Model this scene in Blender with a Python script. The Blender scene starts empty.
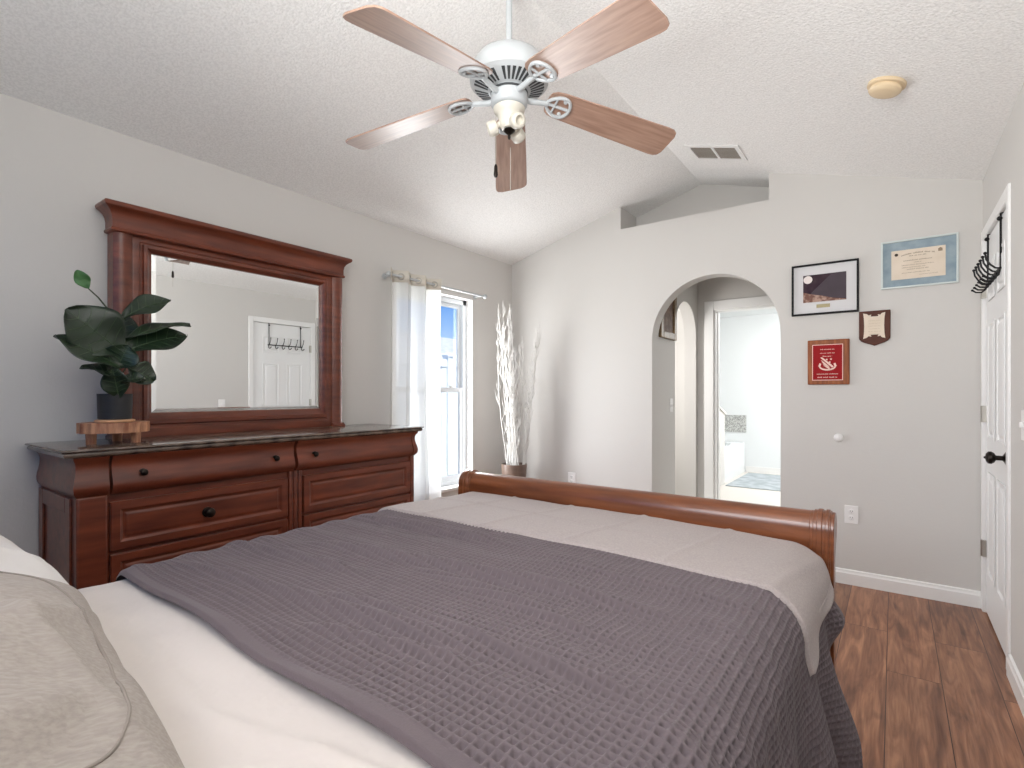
import bpy, bmesh, math, random
import numpy as np
from mathutils import Vector, Matrix
random.seed(7); rng = np.random.RandomState(7)
S = bpy.context.scene; COL = S.collection
PI = math.pi

def lin(c):
    return tuple(((v/255)/12.92 if v/255 <= .04045 else (((v/255)+.055)/1.055)**2.4) for v in c) + (1,)

# ------------------------------------------------------------------ camera
cd = bpy.data.cameras.new('camera'); cam = bpy.data.objects.new('camera', cd); COL.objects.link(cam)
cam.location = (0, 0, 1.2214); cam.rotation_euler = (PI/2, 0, 0.63173)
cd.sensor_width = 36; cd.lens = 36*521.38/1024; cd.shift_y = 9.9/1024; cd.clip_start = .02
S.camera = cam
S.view_settings.view_transform = 'Standard'; S.view_settings.look = 'None'
S.view_settings.exposure = 0.45; S.view_settings.gamma = 1; S.view_settings.use_curve_mapping = False

# ------------------------------------------------------------------ world: clear blue sky
W = bpy.data.worlds.new('sky'); S.world = W; W.use_nodes = True
nt = W.node_tree; nt.nodes.clear()
tc = nt.nodes.new('ShaderNodeTexCoord'); sp = nt.nodes.new('ShaderNodeSeparateXYZ')
rmp = nt.nodes.new('ShaderNodeValToRGB'); bg = nt.nodes.new('ShaderNodeBackground'); wo = nt.nodes.new('ShaderNodeOutputWorld')
nt.links.new(tc.outputs['Generated'], sp.inputs[0]); nt.links.new(sp.outputs['Z'], rmp.inputs[0])
rmp.color_ramp.elements[0].position = 0.0; rmp.color_ramp.elements[0].color = lin((222, 233, 247))
rmp.color_ramp.elements[1].position = .8; rmp.color_ramp.elements[1].color = lin((64, 118, 215))
e = rmp.color_ramp.elements.new(.08); e.color = lin((176, 208, 246))
e = rmp.color_ramp.elements.new(.17); e.color = lin((104, 164, 240))
nt.links.new(rmp.outputs[0], bg.inputs[0]); bg.inputs[1].default_value = .85
nt.links.new(bg.outputs[0], wo.inputs[0])

def lamp(name, kind, loc, rot, energy, color=(1, 1, 1), **kw):
    l = bpy.data.lights.new(name, kind); l.energy = energy; l.color = color
    for k, v in kw.items(): setattr(l, k, v)
    o = bpy.data.objects.new(name, l); COL.objects.link(o); o.location = loc; o.rotation_euler = rot
    return o
# sun over the roof, lighting the garden fence that faces the bedroom window
lamp('sun', 'SUN', (4, 2, 8), (math.radians(4), math.radians(33), 0), 4.6, (1, .97, .92), angle=.01)
# added fill lamp beside the camera, bounced off the vaulted ceiling
lamp('bounce_fill', 'AREA', (-0.5, -.12, 1.9), (math.radians(146), 0, math.radians(-20)), 26, (1, 1, .99), shape='DISK', size=1.0, spread=PI)
# added fill lamp behind the camera, at an invented opening above the headboard
lamp('rear_fill', 'AREA', (-.75, -.36, 1.75), (math.radians(90), 0, math.radians(-14)), 18, (1, 1, .99), shape='RECTANGLE', size=1.3, size_y=1.1, spread=2.3)
# daylight at the garden window, in the plane of the opening
lamp('garden_window_daylight', 'AREA', (-2.965, 3.215, 1.25), (0, math.radians(-90), 0), 21, (.98, .99, 1), shape='RECTANGLE', size=1.45, size_y=.35)
lamp('curtained_window_daylight', 'AREA', (-3.06, 2.78, 1.25), (0, math.radians(-90), 0), 3.4, (1, .995, .98), shape='RECTANGLE', size=1.5, size_y=.42)
# added lamps with unseen sources, brightening the bathroom and the hall side room
lamp('bathroom_fill', 'AREA', (-.35, 7.3, 2.38), (0, math.radians(25), 0), 66, (.99, 1, 1), shape='RECTANGLE', size=.8, size_y=1.6)
lamp('side_room_fill', 'AREA', (-2.5, 4.4, 1.5), (math.radians(90), 0, math.radians(-25)), 15, (1, .99, .97), shape='RECTANGLE', size=.6, size_y=1.2)

# ------------------------------------------------------------------ materials
def mat(name, color, rough=.6, metal=0, spec=.5, bump=None, bump_d=.002, coat=0, color2=None, scale=8, detail=4, stretch=(1, 1, 1), lo=.35, hi=.65, sheen=0, trans=0, coord='Object', bstretch=None):
    m = bpy.data.materials.new(name); m.use_nodes = True; t = m.node_tree; b = t.nodes['Principled BSDF']
    b.inputs['Base Color'].default_value = lin(color); b.inputs['Roughness'].default_value = rough
    b.inputs['Metallic'].default_value = metal; b.inputs['Specular IOR Level'].default_value = spec
    b.inputs['Coat Weight'].default_value = coat; b.inputs['Coat Roughness'].default_value = .38 if name == 'oak_blade' else .15
    b.inputs['Sheen Weight'].default_value = sheen
    tcn = t.nodes.new('ShaderNodeTexCoord')
    if color2 is not None:
        mp = t.nodes.new('ShaderNodeMapping'); mp.inputs['Scale'].default_value = stretch
        n = t.nodes.new('ShaderNodeTexNoise'); n.inputs['Scale'].default_value = scale; n.inputs['Detail'].default_value = detail
        r = t.nodes.new('ShaderNodeValToRGB'); r.color_ramp.elements[0].position = lo; r.color_ramp.elements[1].position = hi
        r.color_ramp.elements[0].color = lin(color); r.color_ramp.elements[1].color = lin(color2)
        t.links.new(tcn.outputs[coord], mp.inputs[0]); t.links.new(mp.outputs[0], n.inputs['Vector'])
        t.links.new(n.outputs['Fac'], r.inputs[0]); t.links.new(r.outputs[0], b.inputs['Base Color'])
    if bump:
        mp = t.nodes.new('ShaderNodeMapping'); mp.inputs['Scale'].default_value = bstretch or (1, 1, 1)
        n = t.nodes.new('ShaderNodeTexNoise'); n.inputs['Scale'].default_value = bump; n.inputs['Detail'].default_value = 3
        bn = t.nodes.new('ShaderNodeBump'); bn.inputs['Distance'].default_value = bump_d; bn.inputs['Strength'].default_value = 1
        t.links.new(tcn.outputs[coord], mp.inputs[0]); t.links.new(mp.outputs[0], n.inputs['Vector'])
        t.links.new(n.outputs['Fac'], bn.inputs['Height']); t.links.new(bn.outputs[0], b.inputs['Normal'])
    return m

M = {}
M['wall'] = mat('wall_paint', (208, 205, 201), .75, bump=90, bump_d=.0006)
M['ceiling'] = mat('popcorn_ceiling', (244, 243, 241), .95, bump=85, bump_d=.004, color2=(234, 233, 231), scale=110, detail=2, lo=.42, hi=.6)
M['trim'] = mat('white_trim', (238, 237, 235), .35)
M['door'] = mat('white_door', (236, 236, 235), .4)
M['cherry'] = mat('cherry_wood', (84, 37, 23), .36, coat=.2, color2=(126, 62, 39), scale=5, stretch=(6, .8, 6), lo=.3, hi=.75)
M['cherry_bed'] = mat('cherry_bed_wood', (96, 50, 26), .3, coat=.35, color2=(138, 80, 46), scale=4, stretch=(.8, 8, 8), lo=.3, hi=.75)
M['bronze'] = mat('dark_bronze', (40, 34, 30), .35, metal=.8)
M['granite'] = mat('brown_granite', (66, 54, 47), .16, color2=(134, 116, 102), scale=16, detail=8, lo=.35, hi=.75, coat=.3)
M['sheet'] = mat('white_cotton', (209, 200, 194), .85, sheen=.2, bump=14, bump_d=.004)
M['pillow'] = mat('white_pillow_cotton', (206, 201, 196), .85, sheen=.2, bump=7, bump_d=.006)
M['linen'] = mat('oatmeal_linen', (154, 145, 138), .95, color2=(168, 159, 151), scale=200, stretch=(1, .15, 1), lo=.35, hi=.65, bump=220, bump_d=.0012, bstretch=(1, .25, .25))
M['seam'] = mat('linen_seam', (140, 131, 123), .9)
M['waffle'] = mat('mauve_grey_waffle', (101, 90, 93), .95, sheen=.1, bump=260, bump_d=.0008)
M['throw'] = mat('greige_throw', (172, 161, 157), .9, sheen=.1, color2=(162, 151, 148), scale=180, lo=.4, hi=.6, bump=240, bump_d=.0008)
M['white_metal'] = mat('white_enamel', (188, 192, 194), .35)
M['cream'] = mat('cream_plastic', (210, 205, 193), .4)
M['dark'] = mat('dark_slot', (60, 62, 64), .7)
M['black_metal'] = mat('black_iron', (28, 27, 28), .4, metal=.6)
M['steel'] = mat('brushed_steel', (190, 186, 178), .3, metal=1)
M['blade'] = mat('oak_blade', (146, 110, 92), .42, coat=1.0, color2=(178, 144, 124), scale=5, stretch=(1.2, 14, 14), lo=.3, hi=.7)
M['leaf'] = mat('fig_leaf', (20, 34, 21), .38, color2=(34, 54, 32), scale=9, lo=.3, hi=.7, coat=.15)
M['leaf_pale'] = mat('young_leaf', (74, 118, 66), .45)
M['vein'] = mat('leaf_vein', (62, 82, 52), .5)
M['stem'] = mat('plant_stem', (58, 66, 40), .6)
M['pot'] = mat('charcoal_pot', (34, 35, 38), .55)
M['soil'] = mat('potting_soil', (40, 30, 24), .95, bump=80, bump_d=.006)
M['pale_wood'] = mat('pale_wood', (196, 150, 110), .55, color2=(214, 172, 132), scale=8, stretch=(6, 1, 6))
M['stump'] = mat('stained_wood', (138, 84, 58), .5, color2=(196, 144, 108), scale=12, stretch=(1, 5, 1), lo=.35, hi=.65)
M['plastic'] = mat('white_plastic', (236, 234, 232), .35)
M['beige'] = mat('aged_beige_plastic', (224, 202, 168), .45)
M['vase'] = mat('brown_vase', (110, 92, 82), .35, color2=(128, 108, 96), scale=14)
M['twig'] = mat('white_painted_twig', (222, 220, 216), .7)
M['blackframe'] = mat('black_frame', (22, 21, 23), .5, spec=.15)
M['matboard'] = mat('white_matboard', (214, 213, 214), .8)
M['bluemat'] = mat('blue_grey_mat', (136, 154, 165), .9, spec=.15, color2=(158, 173, 181), scale=14)
M['paleframe'] = mat('pale_silver_frame', (206, 214, 212), .4)
M['parchment'] = mat('parchment', (220, 205, 186), .8, color2=(228, 214, 197), scale=10)
M['ink'] = mat('faded_ink', (150, 132, 110), .8)
M['inkdark'] = mat('dark_ink', (60, 46, 38), .8)
M['plaquewood'] = mat('plaque_wood', (122, 66, 36), .5, spec=.25, color2=(160, 94, 54), scale=6, stretch=(8, 8, 1))
M['walnut'] = mat('walnut_plaque', (72, 36, 24), .5, spec=.2, color2=(92, 52, 38), scale=8)
M['red'] = mat('red_plate', (150, 16, 22), .5, spec=.12)
M['silverline'] = mat('engraved_line', (232, 190, 176), .4)
M['brass'] = mat('brass_plate', (150, 138, 100), .45, metal=.2)
M['photo_dark'] = mat('photo_dusk', (52, 36, 48), .7, spec=.1, color2=(74, 60, 66), scale=14)
M['photo_grey'] = mat('photo_slope', (84, 75, 82), .7, spec=.1, color2=(80, 72, 78), scale=16)
M['photo_glow'] = mat('photo_glow', (236, 226, 222), .6)
M['photo_rust'] = mat('photo_ground', (110, 70, 56), .6, color2=(176, 144, 128), scale=34, lo=.45, hi=.62)
M['giltframe'] = mat('worn_gilt_frame', (112, 92, 66), .45, color2=(146, 122, 90), scale=30)
M['canvas'] = mat('brown_canvas', (96, 74, 60), .7, color2=(140, 116, 100), scale=14)
M['tile_floor'] = mat('pale_floor', (218, 212, 204), .4)
M['porcelain'] = mat('white_porcelain', (240, 242, 243), .2)
M['mosaic'] = mat('mosaic_tile', (150, 150, 146), .35, color2=(206, 206, 202), scale=60, lo=.42, hi=.58)
M['rug'] = mat('blue_grey_rug', (158, 166, 170), .95, color2=(184, 190, 194), scale=7, lo=.4, hi=.6, bump=120, bump_d=.004)
M['bathwall'] = mat('white_bath_paint', (232, 234, 234), .75)
M['vinyl'] = mat('white_vinyl_fence', (240, 241, 242), .5)
M['roof'] = mat('grey_shingles', (190, 192, 196), .9, color2=(168, 170, 175), scale=6)
M['lawn'] = mat('lawn', (112, 128, 84), .95, color2=(92, 112, 66), scale=4)
M['sash'] = mat('window_sash_white', (226, 231, 235), .4)

def glass_mat(name, tint=(1, 1, 1), refl=.08):
    m = bpy.data.materials.new(name); m.use_nodes = True; t = m.node_tree; t.nodes.clear()
    o = t.nodes.new('ShaderNodeOutputMaterial'); mx = t.nodes.new('ShaderNodeMixShader'); tr = t.nodes.new('ShaderNodeBsdfTransparent'); g = t.nodes.new('ShaderNodeBsdfGlossy')
    tr.inputs[0].default_value = tint + (1,); g.inputs['Roughness'].default_value = .02; mx.inputs[0].default_value = refl
    t.links.new(tr.outputs[0], mx.inputs[1]); t.links.new(g.outputs[0], mx.inputs[2]); t.links.new(mx.outputs[0], o.inputs[0])
    return m
M['pane'] = glass_mat('window_glass', (.97, .985, .99), .05)
M['mirror'] = mat('silvered_glass', (238, 240, 240), .0, metal=1)
M['bulbglass'] = mat('frosted_glass', (226, 220, 204), .25)

def sheer_mat():
    m = bpy.data.materials.new('sheer_curtain'); m.use_nodes = True; t = m.node_tree; t.nodes.clear()
    o = t.nodes.new('ShaderNodeOutputMaterial'); d = t.nodes.new('ShaderNodeBsdfDiffuse'); tl = t.nodes.new('ShaderNodeBsdfTranslucent'); tr = t.nodes.new('ShaderNodeBsdfTransparent')
    a = t.nodes.new('ShaderNodeMixShader'); b = t.nodes.new('ShaderNodeMixShader')
    d.inputs[0].default_value = lin((222, 220, 216)); tl.inputs[0].default_value = lin((225, 224, 221))
    a.inputs[0].default_value = .5; b.inputs[0].default_value = .16
    t.links.new(d.outputs[0], a.inputs[1]); t.links.new(tl.outputs[0], a.inputs[2])
    t.links.new(a.outputs[0], b.inputs[1]); t.links.new(tr.outputs[0], b.inputs[2]); t.links.new(b.outputs[0], o.inputs[0])
    return m
M['sheer'] = sheer_mat()
M['header'] = mat('linen_header', (214, 208, 196), .9)

def floor_mat():
    m = bpy.data.materials.new('laminate_planks'); m.use_nodes = True; t = m.node_tree; b = t.nodes['Principled BSDF']
    N = t.nodes.new; L = t.links.new
    tc = N('ShaderNodeTexCoord'); mp = N('ShaderNodeMapping'); mp.inputs['Rotation'].default_value = (0, 0, PI/2); mp.inputs['Location'].default_value = (0.35, -.025+.19*30, 0)
    # world X,Y -> brick U along Y
    sx = N('ShaderNodeSeparateXYZ'); cx = N('ShaderNodeCombineXYZ'); ad = N('ShaderNodeMath'); ad.operation = 'ADD'; ad.inputs[1].default_value = .025+.19*40
    ay = N('ShaderNodeMath'); ay.operation = 'ADD'; ay.inputs[1].default_value = 20.45
    L(tc.outputs['Object'], sx.inputs[0]); L(sx.outputs['Y'], ay.inputs[0]); L(sx.outputs['X'], ad.inputs[0]); L(ay.outputs[0], cx.inputs[0]); L(ad.outputs[0], cx.inputs[1])
    br = N('ShaderNodeTexBrick'); br.offset = .37; br.inputs['Scale'].default_value = 1; br.inputs['Brick Width'].default_value = 1.25; br.inputs['Row Height'].default_value = .19
    br.inputs['Mortar Size'].default_value = .0016; br.inputs['Mortar Smooth'].default_value = .2; br.inputs['Bias'].default_value = 0
    br.inputs['Color1'].default_value = (0, 0, 0, 1); br.inputs['Color2'].default_value = (1, 1, 1, 1); br.inputs['Mortar'].default_value = (.5, .5, .5, 1)
    L(cx.outputs[0], br.inputs['Vector'])
    # grain, shifted per plank
    off = N('ShaderNodeVectorMath'); off.operation = 'MULTIPLY_ADD'; off.inputs[1].default_value = (7, 3, 5)
    L(br.outputs['Color'], off.inputs[0]); L(cx.outputs[0], off.inputs[2])
    g = N('ShaderNodeMapping'); g.inputs['Scale'].default_value = (1.1, 9, 1); L(off.outputs[0], g.inputs[0])
    n1 = N('ShaderNodeTexNoise'); n1.inputs['Scale'].default_value = 2.2; n1.inputs['Detail'].default_value = 6; n1.inputs['Distortion'].default_value = 1.2; L(g.outputs[0], n1.inputs['Vector'])
    r1 = N('ShaderNodeValToRGB'); r1.color_ramp.elements[0].position = .3; r1.color_ramp.elements[1].position = .72
    r1.color_ramp.elements[0].color = lin((114, 74, 53)); r1.color_ramp.elements[1].color = lin((190, 138, 104))
    e = r1.color_ramp.elements.new(.5); e.color = lin((154, 105, 77))
    L(n1.outputs['Fac'], r1.inputs[0])
    g2 = N('ShaderNodeMapping'); g2.inputs['Scale'].default_value = (3, 60, 1); L(off.outputs[0], g2.inputs[0])
    n2 = N('ShaderNodeTexNoise'); n2.inputs['Scale'].default_value = 2; n2.inputs['Detail'].default_value = 3; L(g2.outputs[0], n2.inputs['Vector'])
    # knots
    g3 = N('ShaderNodeMapping'); g3.inputs['Scale'].default_value = (3.2, 7, 1); L(off.outputs[0], g3.inputs[0])
    n3 = N('ShaderNodeTexNoise'); n3.inputs['Scale'].default_value = 1.6; n3.inputs['Detail'].default_value = 2; L(g3.outputs[0], n3.inputs['Vector'])
    r3 = N('ShaderNodeValToRGB'); r3.color_ramp.elements[0].position = .66; r3.color_ramp.elements[1].position = .78; r3.color_ramp.elements[0].color = (1, 1, 1, 1); r3.color_ramp.elements[1].color = (.45, .4, .38, 1)
    L(n3.outputs['Fac'], r3.inputs[0])
    mx = N('ShaderNodeMix'); mx.data_type = 'RGBA'; mx.blend_type = 'MULTIPLY'; mx.inputs[0].default_value = .6
    r2 = N('ShaderNodeValToRGB'); r2.color_ramp.elements[0].position = .35; r2.color_ramp.elements[1].position = .6; r2.color_ramp.elements[0].color = (.62, .58, .56, 1)
    L(n2.outputs['Fac'], r2.inputs[0]); L(r1.outputs[0], mx.inputs[6]); L(r2.outputs[0], mx.inputs[7])
    mk = N('ShaderNodeMix'); mk.data_type = 'RGBA'; mk.blend_type = 'MULTIPLY'; mk.inputs[0].default_value = .9
    L(mx.outputs[2], mk.inputs[6]); L(r3.outputs[0], mk.inputs[7])
    # per plank tint
    hv = N('ShaderNodeHueSaturation'); mr = N('ShaderNodeMapRange'); mr.inputs[3].default_value = .78; mr.inputs[4].default_value = 1.16
    L(br.outputs['Color'], mr.inputs[0]); L(mr.outputs[0], hv.inputs['Value']); L(mk.outputs[2], hv.inputs['Color'])
    ms = N('ShaderNodeMix'); ms.data_type = 'RGBA'; ms.inputs[7].default_value = lin((66, 38, 28)); L(br.outputs['Fac'], ms.inputs[0]); L(hv.outputs[0], ms.inputs[6])
    L(ms.outputs[2], b.inputs['Base Color']); b.inputs['Roughness'].default_value = .36
    bm_ = N('ShaderNodeBump'); bm_.inputs['Distance'].default_value = .001; L(n2.outputs['Fac'], bm_.inputs['Height']); L(bm_.outputs[0], b.inputs['Normal'])
    return m
M['floor'] = floor_mat()

# ------------------------------------------------------------------ mesh helpers
ORG = {}
class MB:
    def __init__(s): s.v = []; s.f = []
    def add(s, vs, fs):
        o = len(s.v); s.v += [tuple(map(float, p)) for p in vs]; s.f += [tuple(i+o for i in f) for f in fs]; return s
    def box(s, a, b):
        (x0, y0, z0), (x1, y1, z1) = [tuple(min(p, q) for p, q in zip(a, b)), tuple(max(p, q) for p, q in zip(a, b))]
        return s.add([(x0,y0,z0),(x1,y0,z0),(x1,y1,z0),(x0,y1,z0),(x0,y0,z1),(x1,y0,z1),(x1,y1,z1),(x0,y1,z1)],
                     [(0,3,2,1),(4,5,6,7),(0,1,5,4),(1,2,6,5),(2,3,7,6),(3,0,4,7)])
    def prism(s, poly, axis, c0, c1):
        """poly: 2D points; axis the extrusion axis; remaining axes in cyclic order kept as (first, second) in xyz order"""
        n = len(poly); ax = [i for i in range(3) if i != axis]
        def P(p, c):
            r = [0, 0, 0]; r[ax[0]] = p[0]; r[ax[1]] = p[1]; r[axis] = c; return r
        return s.add([P(p, c0) for p in poly]+[P(p, c1) for p in poly],
                     [tuple(range(n))[::-1], tuple(range(n, 2*n))]+[(i, (i+1) % n, n+(i+1) % n, n+i) for i in range(n)])
    def loops(s, rings, cap0=True, cap1=True, closed=True):
        n = len(rings[0]); vs = [p for r in rings for p in r]; fs = []
        for k in range(len(rings)-1):
            for i in range(n if closed else n-1):
                j = (i+1) % n; fs.append((k*n+i, k*n+j, (k+1)*n+j, (k+1)*n+i))
        if cap0: fs.append(tuple(range(n))[::-1])
        if cap1: fs.append(tuple((len(rings)-1)*n+i for i in range(n)))
        return s.add(vs, fs)
    def lathe(s, prof, c, n=32, axis=(0, 0, 1)):
        A = Vector(axis).normalized(); U = A.orthogonal().normalized(); V = A.cross(U); c = Vector(c)
        return s.loops([[c+A*h+(U*math.cos(2*PI*i/n)+V*math.sin(2*PI*i/n))*max(r, 1e-5) for i in range(n)] for r, h in prof])
    def tube(s, pts, rad, n=8):
        pts = [Vector(p) for p in pts]; k = len(pts)
        rad = [rad]*k if not hasattr(rad, '__len__') else rad; rings = []; up = None
        for i in range(k):
            T = (pts[min(i+1, k-1)]-pts[max(i-1, 0)]).normalized()
            U = T.orthogonal().normalized() if up is None else (up-T*up.dot(T))
            if U.length < 1e-6: U = T.orthogonal()
            U = U.normalized(); up = U; V = T.cross(U)
            rings.append([pts[i]+(U*math.cos(2*PI*j/n)+V*math.sin(2*PI*j/n))*rad[i] for j in range(n)])
        return s.loops(rings)
    def ring(s, pts, r, n=6):
        """closed tube"""
        pts = [Vector(p) for p in pts]; k = len(pts); rings = []
        nrm = Vector((0, 0, 0))
        for i in range(k): nrm += (pts[i]).cross(pts[(i+1) % k])
        c = sum(pts, Vector())/k; nrm = Vector((0, 0, 0))
        for i in range(k): nrm += (pts[i]-c).cross(pts[(i+1) % k]-c)
        nrm.normalize()
        for i in range(k):
            T = (pts[(i+1) % k]-pts[i-1]).normalized(); V = T.cross(nrm)
            rings.append([pts[i]+(nrm*math.cos(2*PI*j/n)+V*math.sin(2*PI*j/n))*r for j in range(n)])
        rings.append(rings[0]); return s.loops(rings, False, False)
    def sphere(s, c, r, n=16, sc=(1, 1, 1)):
        c = Vector(c); rs = []
        for k in range(n//2+1):
            a = -PI/2+PI*k/(n//2)
            rs.append([c+Vector((r*sc[0]*max(math.cos(a), 1e-4)*math.cos(2*PI*i/n), r*sc[1]*max(math.cos(a), 1e-4)*math.sin(2*PI*i/n), r*sc[2]*math.sin(a))) for i in range(n)])
        return s.loops(rs)
    def grid(s, P, closed=False):
        nu, nv = P.shape[:2]; idx = np.arange(nu*nv).reshape(nu, nv)
        f = np.stack([idx[:-1, :-1], idx[1:, :-1], idx[1:, 1:], idx[:-1, 1:]], -1).reshape(-1, 4)
        o = len(s.v); s.v += [tuple(p) for p in P.reshape(-1, 3).tolist()]; s.f += [tuple(q) for q in (f+o).tolist()]; return s
    def build(s, name, m, parent=None, org=None, bevel=0, smooth=40, segs=2, subsurf=0, solid=0, label=None):
        a = np.array(s.v)
        if parent is not None: O = np.array(ORG[parent.name]); loc = (0, 0, 0)
        else:
            O = np.array(org) if org is not None else np.array([(a[:, 0].min()+a[:, 0].max())/2, (a[:, 1].min()+a[:, 1].max())/2, a[:, 2].min()]); loc = O
        me = bpy.data.meshes.new(name); me.from_pydata((a-O).tolist(), [], s.f); me.update()
        if smooth is None: pass
        else:
            me.polygons.foreach_set('use_smooth', [True]*len(me.polygons)); me.set_sharp_from_angle(angle=math.radians(smooth))
        b = bmesh.new(); b.from_mesh(me); bmesh.ops.recalc_face_normals(b, faces=b.faces); b.to_mesh(me); b.free()
        me.materials.append(m)
        o = bpy.data.objects.new(name, me); COL.objects.link(o); o.location = loc
        if parent is not None: o.parent = parent
        ORG[o.name] = tuple(O)
        if bevel:
            md = o.modifiers.new('bevel', 'BEVEL'); md.width = bevel; md.segments = segs; md.limit_method = 'ANGLE'; md.angle_limit = math.radians(35); md.harden_normals = False
        if subsurf:
            md = o.modifiers.new('sub', 'SUBSURF'); md.levels = subsurf; md.render_levels = subsurf
        if solid:
            md = o.modifiers.new('solid', 'SOLIDIFY'); md.thickness = solid; md.offset = 0
        if label: o['label'] = label
        return o

def thing(name, loc, label, cat, group=None):
    o = bpy.data.objects.new(name, None); COL.objects.link(o); o.location = loc; ORG[o.name] = tuple(loc); o.empty_display_size = .05
    return tag(o, label, cat, group)
def tag(o, label, cat, group=None, kind=None):
    o['label'] = label; o['category'] = cat
    if group: o['group'] = group
    if kind: o['kind'] = kind
    return o
def struct(o): o['kind'] = 'structure'; return o
def box(name, a, b, m, parent=None, **k): return MB().box(a, b).build(name, m, parent, **k)
def rrect(x0, x1, y0, y1): return [(x0, y0), (x1, y0), (x1, y1), (x0, y1)]
def loft_rect(prof, x0, x1, y0, y1, back=True):
    """rings of rectangles offset outward by o at height z; the back (x0 side) stays flush"""
    rings = []
    for o, z in prof: rings.append([((x0 if back else x0-o), y0-o, z), (x1+o, y0-o, z), (x1+o, y1+o, z), ((x0 if back else x0-o), y1+o, z)])
    return MB().loops(rings)
def sm(t): t = np.clip(t, 0, 1); return t*t*(3-2*t)

# ------------------------------------------------------------------ room constants
L = -2.917; R = .411; D = 3.983; H = 2.44; RX = -1.253; RZ = 2.919; YB = -.42
def ceil_z(x): return H+(RZ-H)*((x-L)/(RX-L) if x < RX else (R-x)/(R-RX))

# floor
struct(box('floor', (L-.12, YB, -.08), (R+.12, D+.06, 0), M['floor'], org=(0, 0, 0)))
# ceiling: two slopes
c = MB().prism([(L-.12, ceil_z(L)-.12*(RZ-H)/(RX-L)), (RX, RZ), (R+.12, H-.12*(RZ-H)/(R-RX)), (R+.12, RZ+.2), (L-.12, RZ+.2)], 1, YB-.1, 4.42)
struct(c.build('ceiling', M['ceiling'], smooth=None, org=(0, 0, 0)))
# left wall with window opening
WY0, WY1, WZ0, WZ1 = 2.56, 3.412, .45, 2.027
w = MB(); T = .14
w.box((L-T, YB-.1, 0), (L, WY0, H)); w.box((L-T, WY1, 0), (L, 4.42, H)); w.box((L-T, WY0, 0), (L, WY1, WZ0)); w.box((L-T, WY0, WZ1), (L, WY1, H))
struct(w.build('wall_left', M['wall'], org=(0, 0, 0)))
struct(box('wall_right', (R, YB-.1, 0), (R+T, 3.11, H), M['wall'], org=(0, 0, 0)))
w = MB().box((R, 3.11, 2.11), (R+T, 4.42, H)).box((R, 3.96, 0), (R+T, 4.42, 2.11)).box((R+.05, 3.11, 0), (R+T, 3.96, 2.11))
struct(w.build('wall_right_door', M['wall'], org=(0, 0, 0)))
# rear wall behind the headboard with an invented opening added to let light in
w = MB(); y0, y1 = YB-.12, YB
w.box((L, y0, 0), (-2.45, y1, 2.44)); w.box((-.05, y0, 0), (R, y1, 2.44)); w.box((-2.45, y0, 0), (-.05, y1, 1.15)); w.prism([(L, 2.35), (R, 2.35), (R, H), (RX, RZ), (L, H)], 1, y0, y1)
struct(w.build('wall_rear', M['wall'], org=(0, 0, 0)))
# far wall with arch and niche notch
AX0, AX1, AZ = -1.542, -.627, 1.648; acx = (AX0+AX1)/2; ar = (AX1-AX0)/2; NX0, NX1, NZ = -1.81, -.70, 2.573
arch = [(acx-ar*math.cos(PI*i/32), AZ+ar*math.sin(PI*i/32)) for i in range(33)]
poly = [(L, 0), (AX0, 0)]+arch+[(AX1, 0), (R, 0), (R, H+.02), (NX1, ceil_z(NX1)+.03), (NX1, NZ), (NX0, NZ), (NX0, ceil_z(NX0)+.03), (L, H+.02)]
struct(MB().prism(poly, 1, D, D+.13).build('wall_far', M['wall'], smooth=25, org=(0, 0, 0)))
# niche: shelf, sides, back
n = MB(); n.box((NX0-.05, D+.131, NZ-.05), (NX1+.05, 4.36, NZ)); n.box((NX0-.06, D+.131, NZ), (NX0, 4.36, ceil_z(NX0)+.05)); n.box((NX1, D+.131, NZ), (NX1+.06, 4.36, ceil_z(NX1)+.05))
n.prism([(NX0-.06, NZ-.05), (NX1+.06, NZ-.05), (NX1+.06, ceil_z(NX1)+.05), (RX, RZ+.05), (NX0-.06, ceil_z(NX0)+.02)], 1, 4.31, 4.38)
struct(n.build('wall_niche', M['wall'], smooth=None, org=(0, 0, 0)))
# baseboards
def baseboard(name, y, x0, x1):
    prof = [(y, 0), (y-.015, 0), (y-.015, .07), (y-.011, .078), (y-.009, .09), (y, .095)]
    return struct(MB().prism(prof, 0, x0, x1).build(name, M['trim'], smooth=None))
baseboard('baseboard_far', D, AX1, R); baseboard('baseboard_far_left', D, L, AX0)
struct(MB().prism([(R, 0), (R-.015, 0), (R-.015, .07), (R-.011, .078), (R-.009, .09), (R, .095)], 1, YB, 3.10).build('baseboard_right', M['trim'], smooth=None))
struct(MB().prism([(L, 0), (L+.015, 0), (L+.015, .07), (L+.011, .078), (L+.009, .09), (L, .095)], 1, YB, D-.016).build('baseboard_left', M['trim'], smooth=None))

# ------------------------------------------------------------------ window in the left wall
wr = thing('window_1', (L, 2.98, WZ0), 'white single-hung window behind the sheer curtain in the left wall', 'window'); struct(wr)
fx0, fx1 = L-.125, L-.07
fr = MB()
for (a, b) in (((WY0, WZ0), (WY0+.045, WZ1)), ((WY1-.045, WZ0), (WY1, WZ1)), ((WY0, WZ1-.045), (WY1, WZ1)), ((WY0, WZ0), (WY1, WZ0+.05))):
    fr.box((fx0, a[0], a[1]), (fx1, b[0], b[1]))
fr.build('window_frame', M['sash'], wr, bevel=.004)
def sash(x0, x1, z0, z1, w):
    m = MB(); ya, yb = WY0+.045, WY1-.045
    m.box((x0, ya, z0), (x1, ya+w, z1)).box((x0, yb-w, z0), (x1, yb, z1)).box((x0, ya+w, z0), (x1, yb-w, z0+w)).box((x0, ya+w, z1-w), (x1, yb-w, z1)); return m
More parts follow.
